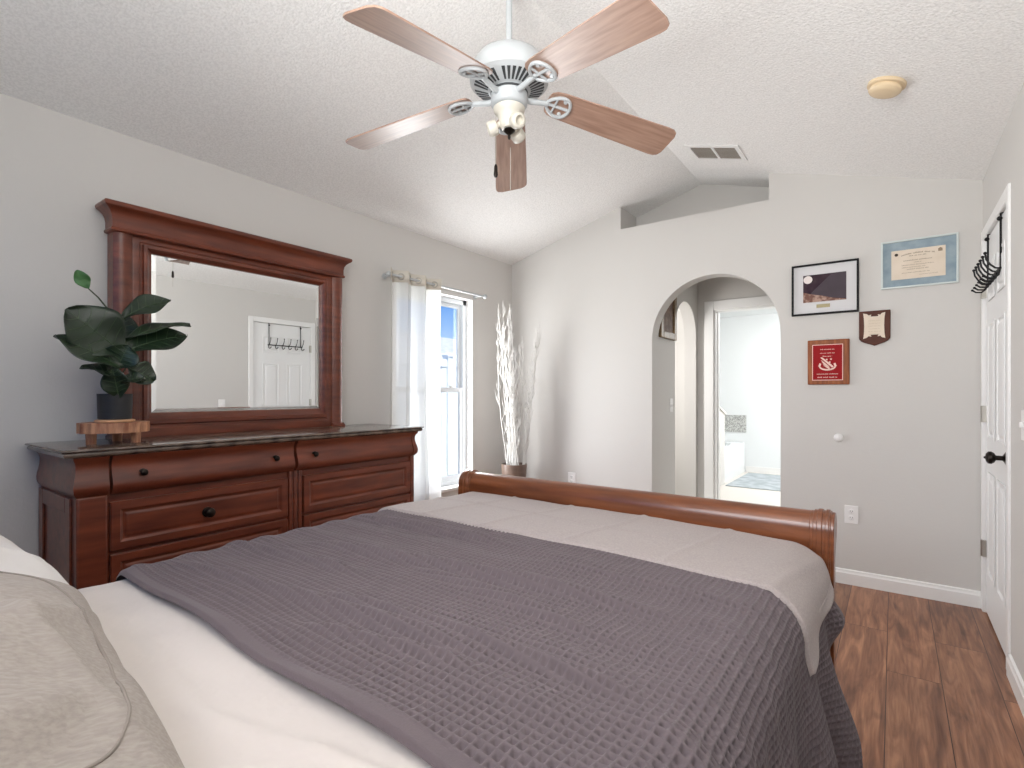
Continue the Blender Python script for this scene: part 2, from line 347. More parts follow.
s1 = sash(L-.118, L-.098, 1.235, WZ1-.045, .032).build('upper_sash', M['sash'], wr, bevel=.003)
box('pane', (L-.110, WY0+.07, 1.26), (L-.106, WY1-.07, WZ1-.07), M['pane'], s1, smooth=None)
s2 = sash(L-.096, L-.074, WZ0+.05, 1.275, .038).build('lower_sash', M['sash'], wr, bevel=.003)
box('pane', (L-.088, WY0+.08, WZ0+.08), (L-.084, WY1-.08, 1.245), M['pane'], s2, smooth=None)
box('sash_lock', (L-.08, 3.2, 1.275), (L-.065, 3.24, 1.29), M['plastic'], s2, bevel=.003)
rv = MB()   # painted return lining of the opening
rv.box((L-.07, WY1-.004, WZ0), (L+.001, WY1+.002, WZ1)).box((L-.07, WY0-.002, WZ0), (L+.001, WY0+.004, WZ1)).box((L-.07, WY0, WZ1-.004), (L+.001, WY1, WZ1+.002))
rv.build('window_return', M['trim'], wr, smooth=None)
box('window_sill', (L-.07, WY0-.03, WZ0-.015), (L+.035, WY1+.03, WZ0+.012), M['trim'], wr, bevel=.006)

# curtain rod + curtain
rodx = -2.83; rodz = 2.056
rt = thing('curtain_rod', (rodx, 2.95, rodz), 'thin white curtain rod with ball end above the window', 'curtain rod')
MB().tube([(rodx, 2.425, rodz), (rodx, 3.46, rodz)], .009, 12).build('rod', M['white_metal'], rt)
for yy in (2.42, 3.475): MB().sphere((rodx, yy, rodz), .02, 16).build('finial', M['white_metal'], rt)
for yy in (2.45, 3.44):
    MB().tube([(rodx, yy, rodz), (L+.005, yy, rodz)], .006, 8).lathe([(.02, 0), (.02, .006), (.012, .008)], (L, yy, rodz), 16, (1, 0, 0)).build('bracket', M['white_metal'], rt)
ct = thing('sheer_curtain', (rodx, 2.67, .06), 'sheer white grommet curtain gathered on the left of the window', 'curtain')
nu, nv = 140, 60
U, V = np.meshgrid(np.linspace(0, 1, nu), np.linspace(0, 1, nv), indexing='ij')
cy0, cy1, cz1 = 2.405, 2.90, 2.10
def curtain_xy(u, v):
    ph = 2*PI*3.0*u+.4*np.sin(3*v)+PI*.5
    amp = .036*(1-.25*v)+.008*np.sin(9*u+4*v)
    x = rodx+amp*np.sin(ph)
    y = cy0+(cy1-cy0)*(u+.02*np.sin(2*ph))+.05*v*v*(u-.35)+.01*np.sin(6*v+5*u)*v
    return x, y
z = cz1-(cz1-.06)*V; x, y = curtain_xy(U, V)
hs = (z > 2.015).argmin(axis=1)[0]
P = np.stack([x, y, z], -1)
vv = np.concatenate([[0, .02, .041], np.linspace(.043, 1, nv)]); U, V = np.meshgrid(np.linspace(0, 1, nu), vv, indexing='ij'); x, y = curtain_xy(U, V); z = cz1-(cz1-.06)*V; P = np.stack([x, y, z], -1)
MB().grid(P[:, 2:]).build('curtain_panel', M['sheer'], ct, smooth=180)
MB().grid(P[:, :3]).build('header', M['header'], ct, smooth=180, solid=.002)
for u in (.085, .25, .418, .585, .75, .92):
    xx, yy = curtain_xy(np.array(u), np.array(.02)); x2, y2 = curtain_xy(np.array(u+.01), np.array(.02))
    t = Vector((float(x2-xx), float(y2-yy), 0)).normalized(); nn = Vector((t.y, -t.x, 0))
    C0 = Vector((float(xx), float(yy), rodz))+nn*.0
    MB().ring([C0+t*.021*math.cos(2*PI*i/20)+Vector((0, 0, .021*math.sin(2*PI*i/20))) for i in range(20)], .0055, 8).build('grommet', M['steel'], ct)

# ------------------------------------------------------------------ outside
struct(box('ground', (-40, -14, -.35), (L-.2, 24, -.3), M['lawn'], org=(0, 0, -.3)))
fn = thing('vinyl_fence', (-6, 5, -.3), 'white vinyl privacy fence across the yard outside the window', 'fence')
for k in range(7):
    yy = 1+k*1.8
    f = MB().box((-6.03, yy, -.22), (-6.0, yy+1.8, 1.75)); f.box((-6.05, yy, -.22), (-5.98, yy+1.8, -.08)); f.box((-6.05, yy, 1.67), (-5.98, yy+1.8, 1.8))
    for j in range(11): f.box((-6.0, yy+.03+j*.16, -.2), (-5.993, yy+.15+j*.16, 1.7))
    f.build('fence_panel', M['vinyl'], fn, smooth=None)
    MB().box((-6.07, yy-.06, -.3), (-5.95, yy+.06, 1.84)).loops([[(-6.01+s*a, yy+s*b, z) for a, b in ((-1, -1), (1, -1), (1, 1), (-1, 1))] for s, z in ((.075, 1.84), (.075, 1.87), (.01, 1.92))]).build('fence_post', M['vinyl'], fn, smooth=None)
hs = thing('neighbour_house', (-13, 14, -.3), 'white neighbouring house with a grey shingled roof seen over the fence', 'house')
box('house_wall', (-18, 8, -.3), (-12, 22, 2.45), M['vinyl'], hs, smooth=None)
MB().prism([(-18.5, 2.45), (-11.5, 2.45), (-15, 3.55)], 1, 7.6, 22.4).build('roof', M['roof'], hs, smooth=None)
MB().box((-11.52, 7.6, 2.28), (-11.42, 22.4, 2.5)).build('fascia', M['vinyl'], hs, smooth=None)

# ------------------------------------------------------------------ door in the right wall
dx = R+.006; dr = thing('door_1', (R, 3.5, 0), 'white six panel door with dark knob in the right wall', 'door'); struct(dr)
y0, y1, dz = 3.165, 3.905, 2.072
cs = MB()
cs.box((R-.010, 3.105, 0), (R+.03, 3.16, 2.14)).box((R-.010, 3.91, 0), (R+.03, 3.975, 2.14)).box((R-.010, 3.16, 2.078), (R+.03, 3.91, 2.14))
cs.build('casing', M['trim'], dr, bevel=.005)
# slab with six raised panels
sl = MB().box((dx, y0, .012), (dx+.035, y1, dz))
def panel(mb, ya, yb, za, zb, x):
    rr = []
    for ins, dd in ((0, -.0005), (0, -.005), (.012, -.0055), (.02, .001), (.032, .0015), (.045, -.006), (.05, -.0065)):
        rr.append([(x+dd, ya+ins, za+ins), (x+dd, yb-ins, za+ins), (x+dd, yb-ins, zb-ins), (x+dd, ya+ins, zb-ins)])
    mb.loops(rr, cap0=False)
pw = (y1-y0-.11*2-.1)/2
for ya in (y0+.11, y0+.21+pw):
    for za, zb in ((.24, .80), (.98, 1.60), (1.72, 1.93)): panel(sl, ya, ya+pw, za, zb, dx-.001)
slab = sl.build('door_slab', M['door'], dr, smooth=30)
kb = MB().lathe([(.032, 0), (.032, .006), (.02, .012), (.011, .018), (.011, .04), (.022, .046), (.029, .056), (.028, .066), (.018, .074), (.006, .076), (.004, .082)], (dx-.001, 3.215, .93), 24, (-1, 0, 0))
kb.build('door_knob', M['bronze'], dr)
for zz in (.36, 1.11, 1.80):
    MB().box((R-.0115, 3.893, zz-.045), (R+.008, 3.917, zz+.045)).tube([(R-.012, 3.907, zz-.045), (R-.012, 3.907, zz+.045)], .006, 10).build('hinge', M['steel'], dr, smooth=30)
# over-door hook rack
rk = thing('over_door_hook_rack', (R-.02, 3.56, 1.79), 'black metal hook rack hung over the top of the white door', 'hook rack')
bx = R-.002; za = 1.815
for yy in (3.354, 3.768):
    MB().tube([(R+.02, yy, dz-.03), (R+.02, yy, dz+.004), (bx, yy, dz+.004), (bx, yy, dz-.03), (bx, yy, za)], .0045, 8).sphere((bx-.004, yy, dz-.02), .011, 12).build('hanger', M['black_metal'], rk)
MB().tube([(bx-.004, 3.335, za), (bx-.004, 3.79, za)], .006, 8).build('bar', M['black_metal'], rk)
for k in range(6):
    yy = 3.345+k*.0865
    up = [(bx-.004, yy, za), (bx-.02, yy, za+.004), (bx-.038, yy, za+.022), (bx-.052, yy, za+.048), (bx-.056, yy, za+.078)]
    dn = [(bx-.004, yy, za-.004), (bx-.008, yy, za-.03), (bx-.025, yy, za-.045), (bx-.048, yy, za-.042), (bx-.062, yy, za-.030)]
    MB().tube(up, .0042, 8).sphere(up[-1], .0075, 10).tube(dn, .0042, 8).sphere(dn[-1], .0065, 10).build('hook', M['black_metal'], rk)
# light switch on the right wall
sw = thing('light_switch', (R, 2.84, 1.10), 'white light switch plate on the right wall near the door', 'light switch')
box('switch_plate', (R-.006, 2.765, 1.04), (R, 2.84, 1.16), M['plastic'], sw, bevel=.003)
box('switch_toggle', (R-.016, 2.797, 1.09), (R-.005, 2.808, 1.112), M['plastic'], sw, bevel=.002)

# ------------------------------------------------------------------ hall and bathroom beyond the arch
HX = -1.6; HY = 5.38
tf = struct(box('floor_hall', (-3.4, D+.06, -.08), (.5, 9.1, 0), M['tile_floor'], org=(0, 0, 0)))
a2 = [(4.69, 0)]+[(5.0-.31*math.cos(PI*i/24), 1.79+.31*math.sin(PI*i/24)) for i in range(25)]+[(5.31, 0)]
struct(MB().prism([(4.11, 0)]+a2+[(HY, 0), (HY, 2.5), (4.11, 2.5)], 0, HX-.115, HX).build('wall_hall_left', M['wall'], smooth=25, org=(0, 0, 0)))
DX0, DX1, DZ = -1.443, -.68, 2.055
struct(MB().prism([(-3.3, 0), (DX0, 0), (DX0, DZ), (DX1, DZ), (DX1, 0), (.45, 0), (.45, 2.5), (-3.3, 2.5)], 1, HY, HY+.12).build('wall_hall_far', M['wall'], smooth=None, org=(0, 0, 0)))
struct(box('wall_hall_right', (-.3, D+.13, 0), (-.2, HY, 2.5), M['wall'], org=(0, 0, 0)))
struct(box('ceiling_hall', (-3.3, D+.13, 2.45), (.45, HY+.12, 2.52), M['ceiling'], org=(0, 0, 0)))
struct(box('wall_side_room', (-3.3, D+.13, 0), (-3.2, HY, 2.5), M['wall'], org=(0, 0, 0)))
d2 = thing('door_2', (-1.06, HY, 0), 'white painted doorway casing into the bathroom', 'doorway'); struct(d2)
c2 = MB(); cw = .09
c2.box((DX0-cw, HY-.02, 0), (DX0, HY, DZ+cw)).box((DX1, HY-.02, 0), (DX1+cw, HY, DZ+cw)).box((DX0, HY-.02, DZ), (DX1, HY, DZ+cw))
c2.box((DX0-.001, HY-.001, 0), (DX0+.015, HY+.13, DZ)).box((DX1-.015, HY-.001, 0), (DX1+.001, HY+.13, DZ)).box((DX0, HY-.001, DZ-.015), (DX1, HY+.13, DZ+.001))
c2.build('casing', M['trim'], d2, bevel=.004)
box('door_stop', (DX0+.015, HY+.06, 0), (DX0+.027, HY+.1, DZ-.015), M['trim'], d2)
# bathroom
BY = 8.78
struct(box('wall_bath_back', (-3.0, BY, 0), (.3, BY+.1, 2.5), M['bathwall'], org=(0, 0, 0)))
struct(box('wall_bath_left', (-3.0, HY+.12, 0), (-2.9, BY, 2.5), M['bathwall'], org=(0, 0, 0)))
struct(box('wall_bath_right', (.05, HY+.12, 0), (.15, BY, 2.5), M['bathwall'], org=(0, 0, 0)))
struct(box('ceiling_bath', (-3.0, HY+.12, 2.45), (.3, BY+.1, 2.52), M['bathwall'], org=(0, 0, 0)))
struct(box('baseboard_bath', (-1.87, BY-.014, 0), (.05, BY, .09), M['trim']))
pw_ = MB().prism([(6.98, 0), (7.40, 0), (7.40, .94), (6.98, 1.07)], 0, -2.0, -1.845)
pw_.prism([(6.96, 1.076), (6.96, 1.10), (7.42, .965), (7.42, .935)], 0, -2.02, -1.825)
struct(pw_.build('wall_bath_half', M['wall'], smooth=None))
tb = thing('bathtub', (-2.35, 8.05, 0), 'white built-in bathtub along the left side of the bathroom', 'bathtub')
X0, X1, Y0, Y1, TZ = -2.88, -1.88, 7.43, BY-.005, .46
def oval(rx, ry, z, n=28): return [((X0+X1)/2+rx*abs(math.cos(2*PI*i/n))**.7*math.copysign(1, math.cos(2*PI*i/n)), (Y0+Y1)/2+ry*abs(math.sin(2*PI*i/n))**.7*math.copysign(1, math.sin(2*PI*i/n)), z) for i in range(n)]
tub = MB()
sq = [((X0+X1)/2+(X1-X0)/2*max(-1, min(1, 1.5*math.cos(2*PI*i/28))), (Y0+Y1)/2+(Y1-Y0)/2*max(-1, min(1, 1.5*math.sin(2*PI*i/28)))) for i in range(28)]
tub.loops([[(a, b, 0) for a, b in sq], [(a, b, TZ) for a, b in sq], oval(.40, .58, TZ), oval(.38, .56, TZ-.03), oval(.33, .5, TZ-.2), oval(.26, .42, TZ-.38)])
tub.build('tub_shell', M['porcelain'], tb, smooth=35)
tag(box('tile_backsplash', (-2.88, BY-.012, .615), (-1.865, BY, .885), M['mosaic'], bevel=.002), 'grey mosaic tile panel on the wall above the bathtub', 'tile panel')
rgm = MB().box((-1.80, 7.25, 0.001), (-.95, 8.62, .012))
rug = rgm.build('bath_rug', M['rug'], bevel=.005); tag(rug, 'blue grey patterned bath rug on the pale bathroom floor', 'rug')
# framed picture and switch on hall wall
pf = thing('framed_picture', (HX, 4.46, 1.70), 'framed picture with a worn gilt frame on the hallway wall', 'picture')
f = MB(); ya, yb, z0, z1, fw = 4.275, 4.665, 1.70, 2.14, .06
for a, b in (((ya, z0), (ya+fw, z1)), ((yb-fw, z0), (yb, z1)), ((ya+fw, z0), (yb-fw, z0+fw)), ((ya+fw, z1-fw), (yb-fw, z1))): f.box((HX, a[0], a[1]), (HX+.028, b[0], b[1]))
f.build('frame', M['giltframe'], pf, bevel=.006); box('picture', (HX, ya+fw, z0+fw), (HX+.012, yb-fw, z1-fw), M['canvas'], pf)
s2 = thing('hall_switch', (HX, 4.585, 1.06), 'white light switch plate on the hallway wall beyond the arch', 'light switch')
box('switch_plate', (HX, 4.548, 1.06), (HX+.006, 4.622, 1.18), M['plastic'], s2, bevel=.003); box('switch_toggle', (HX+.005, 4.579, 1.108), (HX+.016, 4.591, 1.13), M['plastic'], s2, bevel=.002)

# ------------------------------------------------------------------ ceiling vent and smoke detector (on the right slope)
sl_ = -(RZ-H)/(R-RX); ang = math.atan(sl_)
UX = Vector((math.cos(ang), 0, math.sin(ang))); NN = Vector((math.sin(ang), 0, -math.cos(ang)))  # down normal
NN = Vector((-math.sin(ang)*-1, 0, -math.cos(ang))) if False else Vector((math.sin(ang), 0, -math.cos(ang)))
def onceil(u0, y0, a, b, h): return Vector((u0, y0, ceil_z(u0)))+UX*a+Vector((0, b, 0))+NN*h
def cbox(mb, c, a0, a1, b0, b1, h0, h1):
    q = [onceil(c[0], c[1], a, b, h) for h in (h0, h1) for a, b in ((a0, b0), (a1, b0), (a1, b1), (a0, b1))]
    mb.add(q, [(0,3,2,1),(4,5,6,7),(0,1,5,4),(1,2,6,5),(2,3,7,6),(3,0,4,7)])
vc = (-.955, 3.61); vt = thing('ceiling_vent', (vc[0], vc[1], ceil_z(vc[0])), 'white two section air vent on the sloped ceiling above the niche', 'vent')
A, B = .175, .13
m = MB()
cbox(m, vc, -A, A, -B, -B+.03, 0, .008); cbox(m, vc, -A, A, B-.03, B, 0, .008); cbox(m, vc, -A, -A+.028, -B+.03, B-.03, 0, .008); cbox(m, vc, A-.028, A, -B+.03, B-.03, 0, .008); cbox(m, vc, -.008, .008, -B+.03, B-.03, 0, .008)
m.build('vent_frame', M['trim'], vt, smooth=None)
m = MB(); cbox(m, vc, -A+.028, A-.028, -B+.03, B-.03, -.001, .0012); m.build('vent_shade_sheet', mat('painted_duct_shade', (66, 60, 54), .9), vt, smooth=None)  # dark sheet paints the shade behind the louvers
m = MB()
for k in range(9):
    b = -B+.036+k*.022
    for a0, a1 in ((-A+.028, -.008), (.008, A-.028)): cbox(m, vc, a0, a1, b, b+.009, .002, .006)
m.build('vent_louvers', mat('vent_louver', (170, 162, 152), .5), vt, smooth=None)
sd = thing('smoke_detector', (-.023, 2.784, ceil_z(-.023)), 'round beige smoke detector on the sloped ceiling at the right', 'smoke detector')
sc_ = Vector((-.023, 2.784, ceil_z(-.023)))
MB().lathe([(.072, 0), (.072, .012), (.066, .015)], sc_, 36, NN).build('mount_ring', M['beige'], sd)
MB().lathe([(.058, .014), (.058, .02), (.062, .022), (.062, .03), (.055, .038), (.04, .042), (.0, .043)], sc_, 36, NN).build('detector_body', M['beige'], sd)

# ------------------------------------------------------------------ ceiling fan
FX, FY = RX, 1.693
fan = thing('ceiling_fan', (FX, FY, RZ-.02), 'five blade ceiling fan with white motor and brown wood blades', 'ceiling fan')
MB().lathe([(.018, RZ-.065), (.04, RZ-.06), (.055, RZ-.045), (.06, RZ-.03), (.06, RZ+.02)], (FX, FY, 0), 32).build('canopy', M['white_metal'], fan)
MB().tube([(FX, FY, RZ-.06), (FX, FY, 2.58)], .0125, 16).build('downrod', M['white_metal'], fan)
MB().lathe([(.0, 2.602), (.028, 2.602), (.06, 2.598), (.10, 2.586), (.13, 2.566), (.15, 2.536), (.158, 2.506), (.160, 2.486), (.158, 2.473), (.150, 2.467), (.146, 2.462), (.082, 2.441), (.074, 2.439), (.074, 2.388), (.068, 2.380), (.06, 2.375), (0, 2.375)], (FX, FY, 0), 48).build('motor_housing', M['white_metal'], fan)
m = MB()
for k in range(40):
    a = 2*PI*k/40
    if k % 8 == 0: continue
    rd = Vector((math.cos(a), math.sin(a), 0)); tn = Vector((-math.sin(a), math.cos(a), 0)); n_ = (rd*.3-Vector((0, 0, .95))).normalized()
    p0 = Vector((FX, FY, 2.4602))+rd*.141; p1 = Vector((FX, FY, 2.4425))+rd*.087
    w0, w1 = .0065, .0036
    m.add([p0+tn*w0+n_*.001, p0-tn*w0+n_*.001, p1-tn*w1+n_*.001, p1+tn*w1+n_*.001, p0+tn*w0-n_*.004, p0-tn*w0-n_*.004, p1-tn*w1-n_*.004, p1+tn*w1-n_*.004], [(0,1,2,3),(7,6,5,4),(0,4,5,1),(1,5,6,2),(2,6,7,3),(3,7,4,0)])
m.build('vent_slots', M['dark'], fan, smooth=None)
MB().lathe([(.0745, 2.437), (.0755, 2.435), (.0755, 2.429), (.0745, 2.427)], (FX, FY, 0), 48).build('trim_band', M['dark'], fan)
zb = 2.455; th0 = 4.705
# blade template in local coords (x along the blade)
def blade_outline():
    pts = []
    for x, w in ((.165, .030), (.172, .05), (.19, .063), (.22, .068), (.45, .077), (.70, .085), (.725, .083), (.742, .072), (.75, .05)): pts.append((x, w))
    return pts
for k in range(5):
    a = th0-k*2*PI/5
    Mx = Matrix.Translation((FX, FY, zb)) @ Matrix.Rotation(a, 4, 'Z') @ Matrix.Rotation(math.radians(9.2), 4, 'Y') @ Matrix.Rotation(math.radians(-12), 4, 'X')
    ol = blade_outline(); poly = ol+[(x, -w) for x, w in reversed(ol)]
    bb = MB().prism(poly, 2, -.003, .003); bb.v = [tuple(Mx @ Vector(p)) for p in bb.v]
    # object axes follow the blade so the wood grain runs along it
    me_o = MB(); me_o.v = [tuple(p) for p in bb.v]; me_o.f = bb.f
    bo = me_o.build('blade', M['blade'], fan, smooth=30)
    loc = Matrix.Translation(-Vector(ORG[fan.name])) @ Mx
    bo.data.transform(loc.inverted()); bo.matrix_local = loc
    # blade iron (child of the blade, in blade coordinates)
    iron = MB()
    n = 24; out = []
    for i in range(n):
        t = 2*PI*i/n; cx = .215+.05*math.cos(t); w = .05*math.sin(t)*(1.0+.25*math.cos(t)); out.append((cx, w, -.008))
    iron.ring(out, .007, 8)
    iron.tube([(.165, 0, -.008), (.265, 0, -.008)], .006, 8); iron.tube([(.2, -.045, -.008), (.2, 0, -.008), (.2, .045, -.008)], .005, 8)
    iron.tube([(.066, 0, -.028), (.10, 0, -.026), (.135, 0, -.016), (.17, 0, -.008)], [.013, .012, .011, .010], 10)
    for px, py in ((.175, .0), (.235, .035), (.235, -.035)): iron.lathe([(.007, -.012), (.009, -.008), (.009, -.002)], (px, py, 0), 12)
    ORG[bo.name] = (0, 0, 0); iron.build('blade_iron', M['white_metal'], bo, smooth=40)
# light kit
MB().lathe([(.064, 2.366), (.062, 2.355), (.05, 2.345), (.042, 2.32), (.04, 2.30), (.03, 2.285), (.0, 2.28)], (FX, FY, .006), 32).build('light_fitter', M['cream'], fan)
for k in range(3):
    a = math.radians(215)+k*2*PI/3; rd = Vector((math.cos(a), math.sin(a), 0)); c0 = Vector((FX, FY, 2.318))
    dirv = (rd-Vector((0, 0, .35))).normalized()
    so = MB().tube([c0+rd*.03, c0+dirv*.055], .012, 10).lathe([(.0, .05), (.026, .052), (.03, .058), (.03, .085), (.026, .09), (.018, .092), (.018, .075), (0, .075)], c0, 20, dirv).build('light_socket', M['cream'], fan)
MB().lathe([(.02, 2.285), (.024, 2.278), (.014, 2.268), (.006, 2.262), (.006, 2.25), (.003, 2.243), (0, 2.242)], (FX, FY, .006), 16).build('finial', M['bronze'], fan)
for (ox, oy, z0, z1) in ((-.045, -.03, 2.385, 2.12), (.012, -.008, 2.21, 2.04)):
    pc = MB().tube([(FX+ox, FY+oy, z0), (FX+ox, FY+oy, z1)], .0013, 6).build('pull_chain', M['steel'], fan)
    if ox < 0: MB().lathe([(.003, z1+.03), (.007, z1+.02), (.008, z1), (.009, z1-.012), (.006, z1-.022), (0, z1-.024)], (FX+ox, FY+oy, 0), 12).build('chain_pull', M['bronze'], pc)

# ------------------------------------------------------------------ dresser
XB = -2.895; XF = -2.42; DY0, DY1 = .60, 2.265
ds = thing('dresser', (-2.65, 1.43, 0), 'wide cherry wood dresser with dark granite top along the left wall', 'dresser')
CH = M['cherry']
body = MB().box((XB, DY0, .1), (XF-.012, DY1, .845)).box((XB, DY0+.01, .84), (XF-.014, DY1-.01, .985))
body.build('carcass', CH, ds, bevel=.003)
# corner pilasters and centre stile
box('pilaster', (XF-.05, DY0-.001, .1), (XF+.006, .694, .838), CH, ds, bevel=.008, segs=3)
box('pilaster', (XF-.05, 2.238, .1), (XF+.006, DY1+.001, .838), CH, ds, bevel=.006, segs=3)
st = MB()
for ya, yb in ((1.432, 1.452), (1.457, 1.478), (1.483, 1.503)): st.box((XF-.03, ya, .1), (XF+.006, yb, .838))
st.build('centre_stile', CH, ds, bevel=.006, segs=3)
# side panel frame
sp = MB().box((XB, DY0-.008, .1), (XB+.06, DY0, .83)).box((XF-.11, DY0-.008, .1), (XF-.05, DY0, .83)).box((XB+.06, DY0-.008, .77), (XF-.11, DY0, .83)).box((XB+.06, DY0-.008, .1), (XF-.11, DY0, .2))
sp.build('side_frame', CH, ds, bevel=.003)
# upper moulded band
band = [(.0, .836), (.006, .840), (.012, .846), (.020, .853), (.024, .864), (.025, .877), (.021, .896), (.013, .915), (.008, .935), (.008, .952), (.012, .966), (.022, .976), (.026, .986)]
XO = XF
def bandpiece(ya, yb, dxo=0):
    poly = [(XO+o+dxo, z) for o, z in band]+[(XO-.03, .986), (XO-.03, .836)]
    return MB().prism(poly, 1, ya, yb)
# left and right end blocks wrap around the corner
def endblock(y_out, y_in, s):
    rings = []
    for o, z in band: rings.append([(XB, y_out-s*o*.6, z), (XO+o, y_out-s*o*.6, z), (XO+o, y_in, z), (XB, y_in, z)])
    return MB().loops(rings)
endblock(DY0, .694, 1).build('corner_block', CH, ds, smooth=30); endblock(DY1, 2.245, -1).build('corner_block', CH, ds, smooth=30)
def knob(y, z, x, r, parent):
    MB().lathe([(r*1.05, 0), (r*1.05, r*.2), (r*.45, r*.35), (r*.4, r*.9), (r*.8, r*1.1), (r, r*1.4), (r*.9, r*1.75), (r*.5, r*1.95), (0, r*2)], (x, y, z), 20, (1, 0, 0)).build('knob', M['bronze'], parent)
for ya, yb, ks in ((.704, 1.452, (.805, 1.355)), (1.468, 2.236, (1.565,))):
    d = bandpiece(ya, yb, .002).build('drawer', CH, ds, smooth=30, label='moulded upper drawer front')
    for ky in ks: knob(ky, .912, XO+.012, .0135, d)
def drawer(ya, yb, za, zb):
    rr = []
    for ins, dd in ((0, -.012), (0, .006), (.003, .009), (.03, .009), (.036, .006), (.040, .001), (.046, 0), (.05, .002), (.056, .004), (.06, .004)):
        rr.append([(XF+dd, ya+ins, za+ins), (XF+dd, yb-ins, za+ins), (XF+dd, yb-ins, zb-ins), (XF+dd, ya+ins, zb-ins)])
    return MB().loops(rr).build('drawer', CH, ds, smooth=25, label='panelled lower drawer front')
for (za, zb) in ((.618, .806), (.412, .604), (.20, .398)):
    d = drawer(.702, 1.424, za, zb)
    knob(1.051, (za+zb)/2-.005, XF+.003, .021, d)
    d2_ = drawer(1.511, 2.232, za, zb)
# plinth
loft_rect([(.015, 0), (.015, .075), (.01, .088), (.002, .1)], XB, XF, DY0, DY1).build('plinth', CH, ds, smooth=None)
# granite top with ogee edge
loft_rect([(.020, .986), (.026, .988), (.031, .993), (.033, .999), (.030, 1.004), (.036, 1.008), (.040, 1.012), (.038, 1.016), (.03, 1.018)], XB, XF, DY0-.012, DY1+.014).build('granite_top', M['granite'], ds, smooth=50, label='dark brown speckled granite top')

# ------------------------------------------------------------------ dresser mirror
TOP = 1.0185
mr_ = thing('dresser_mirror', (-2.84, 1.43, TOP), 'large cherry framed mirror with crown moulding standing on the dresser', 'mirror')
mxb, mxf = -2.895, -2.825; MY0, MY1 = .83, 2.035
for ya, yb in ((MY0, MY0+.075), (MY1-.075, MY1)):
    rr = []
    cx_, hw = (ya+yb)/2, (yb-ya)/2
    pts = [(mxb, ya), (mxf, ya)]+[(mxf+.016*math.sin(PI*i/8), ya+2*hw*i/8) for i in range(1, 8)]+[(mxf, yb), (mxb, yb)]
    MB().prism([(x_, y_) for x_, y_ in pts], 2, TOP+.001, 1.95).build('pilaster', CH, mr_, smooth=30)
    rr = [(o, z) for o, z in ((.008, TOP), (.008, TOP+.012), (.004, TOP+.016), (.002, TOP+.022))]
    loft_rect(rr, mxb, mxf+.012, ya, yb).build('pilaster_foot', CH, mr_, smooth=None)
iy0, iy1, iz0, iz1 = MY0+.075, MY1-.075, TOP, 1.95
gy0, gy1, gz0, gz1 = .985, 1.885, 1.131, 1.886
rr = []
for t, dd in ((0, -.03), (0, -.004), (.08, -.002), (.35, -.002), (.4, -.006), (.5, -.006), (.55, .004), (.72, .006), (.78, .0), (.86, -.008), (1.0, -.014), (1.0, -.03)):
    a, b, c_, d_ = iy0+(gy0-iy0)*t, iy1+(gy1-iy1)*t, iz0+(gz0-iz0)*t, iz1+(gz1-iz1)*t
    rr.append([(mxf+dd, a, c_), (mxf+dd, b, c_), (mxf+dd, b, d_), (mxf+dd, a, d_)])
MB().loops(rr, False, False).build('frame', CH, mr_, smooth=25)
box('backing', (mxb, iy0, iz0+.001), (mxf-.032, iy1, iz1), M['walnut'], mr_)
gx = mxf-.018
rr = [[(gx-.0025, gy0, gz0), (gx-.0025, gy1, gz0), (gx-.0025, gy1, gz1), (gx-.0025, gy0, gz1)], [(gx, gy0+.02, gz0+.02), (gx, gy1-.02, gz0+.02), (gx, gy1-.02, gz1-.02), (gx, gy0+.02, gz1-.02)]]
MB().loops(rr, False, True).build('mirror_glass', M['mirror'], mr_, smooth=None)
cr = [(.0, 1.950), (.010, 1.953), (.013, 1.960), (.010, 1.967), (.006, 1.970), (.006, 2.0), (.010, 2.02), (.019, 2.036), (.032, 2.047), (.038, 2.050), (.046, 2.056), (.049, 2.065), (.046, 2.073), (.036, 2.078)]
loft_rect([(o*.9+.003, z) for o, z in cr], mxb, mxf+.014, MY0, MY1-.014).build('crown_moulding', CH, mr_, smooth=30)

# ------------------------------------------------------------------ plant on its stand
px0, py0 = -2.62, .777
sb = thing('wooden_riser', (px0, py0, TOP), 'scalloped wood slice riser with short feet under the potted plant', 'riser')
n = 72; ring_ = []
for i in range(n):
    t = 2*PI*i/n; r = .112+.0045*math.cos(14*t)+.003*math.sin(3*t)
    ring_.append((px0+.92*r*math.cos(t), py0+1.06*r*math.sin(t)))
MB().loops([[(x, y, TOP+.044) for x, y in ring_], [(x, y, TOP+.086) for x, y in ring_]]).build('slab', M['stump'], sb, smooth=60)
for t in (math.radians(40), math.radians(160), math.radians(280)):
    MB().lathe([(.017, TOP), (.019, TOP+.044)], (px0+.075*math.cos(t), py0+.085*math.sin(t), 0), 14).build('foot', M['stump'], sb)
pz = TOP+.0865
pl = thing('potted_fig_plant', (px0, py0, pz), 'fiddle leaf fig in a charcoal pot on the dresser beside the mirror', 'plant')
MB().lathe([(.066, pz), (.069, pz+.003), (.069, pz+.009), (.06, pz+.011)], (px0, py0, 0), 36).build('saucer', M['pale_wood'], pl, label='pale wooden saucer')
MB().lathe([(.054, pz+.0115), (.058, pz+.014), (.060, pz+.11), (.061, pz+.117), (.057, pz+.117), (.055, pz+.10), (0, pz+.098)], (px0, py0, 0), 40).build('pot', M['pot'], pl)
MB().lathe([(.0, pz+.104), (.054, pz+.103), (.054, pz+.099), (0, pz+.098)], (px0, py0, 0), 28).build('soil', M['soil'], pl)
def pp(y, z, d=0): return Vector((px0+.02+d, y, z))
sb_ = Vector((px0, py0, pz+.1))
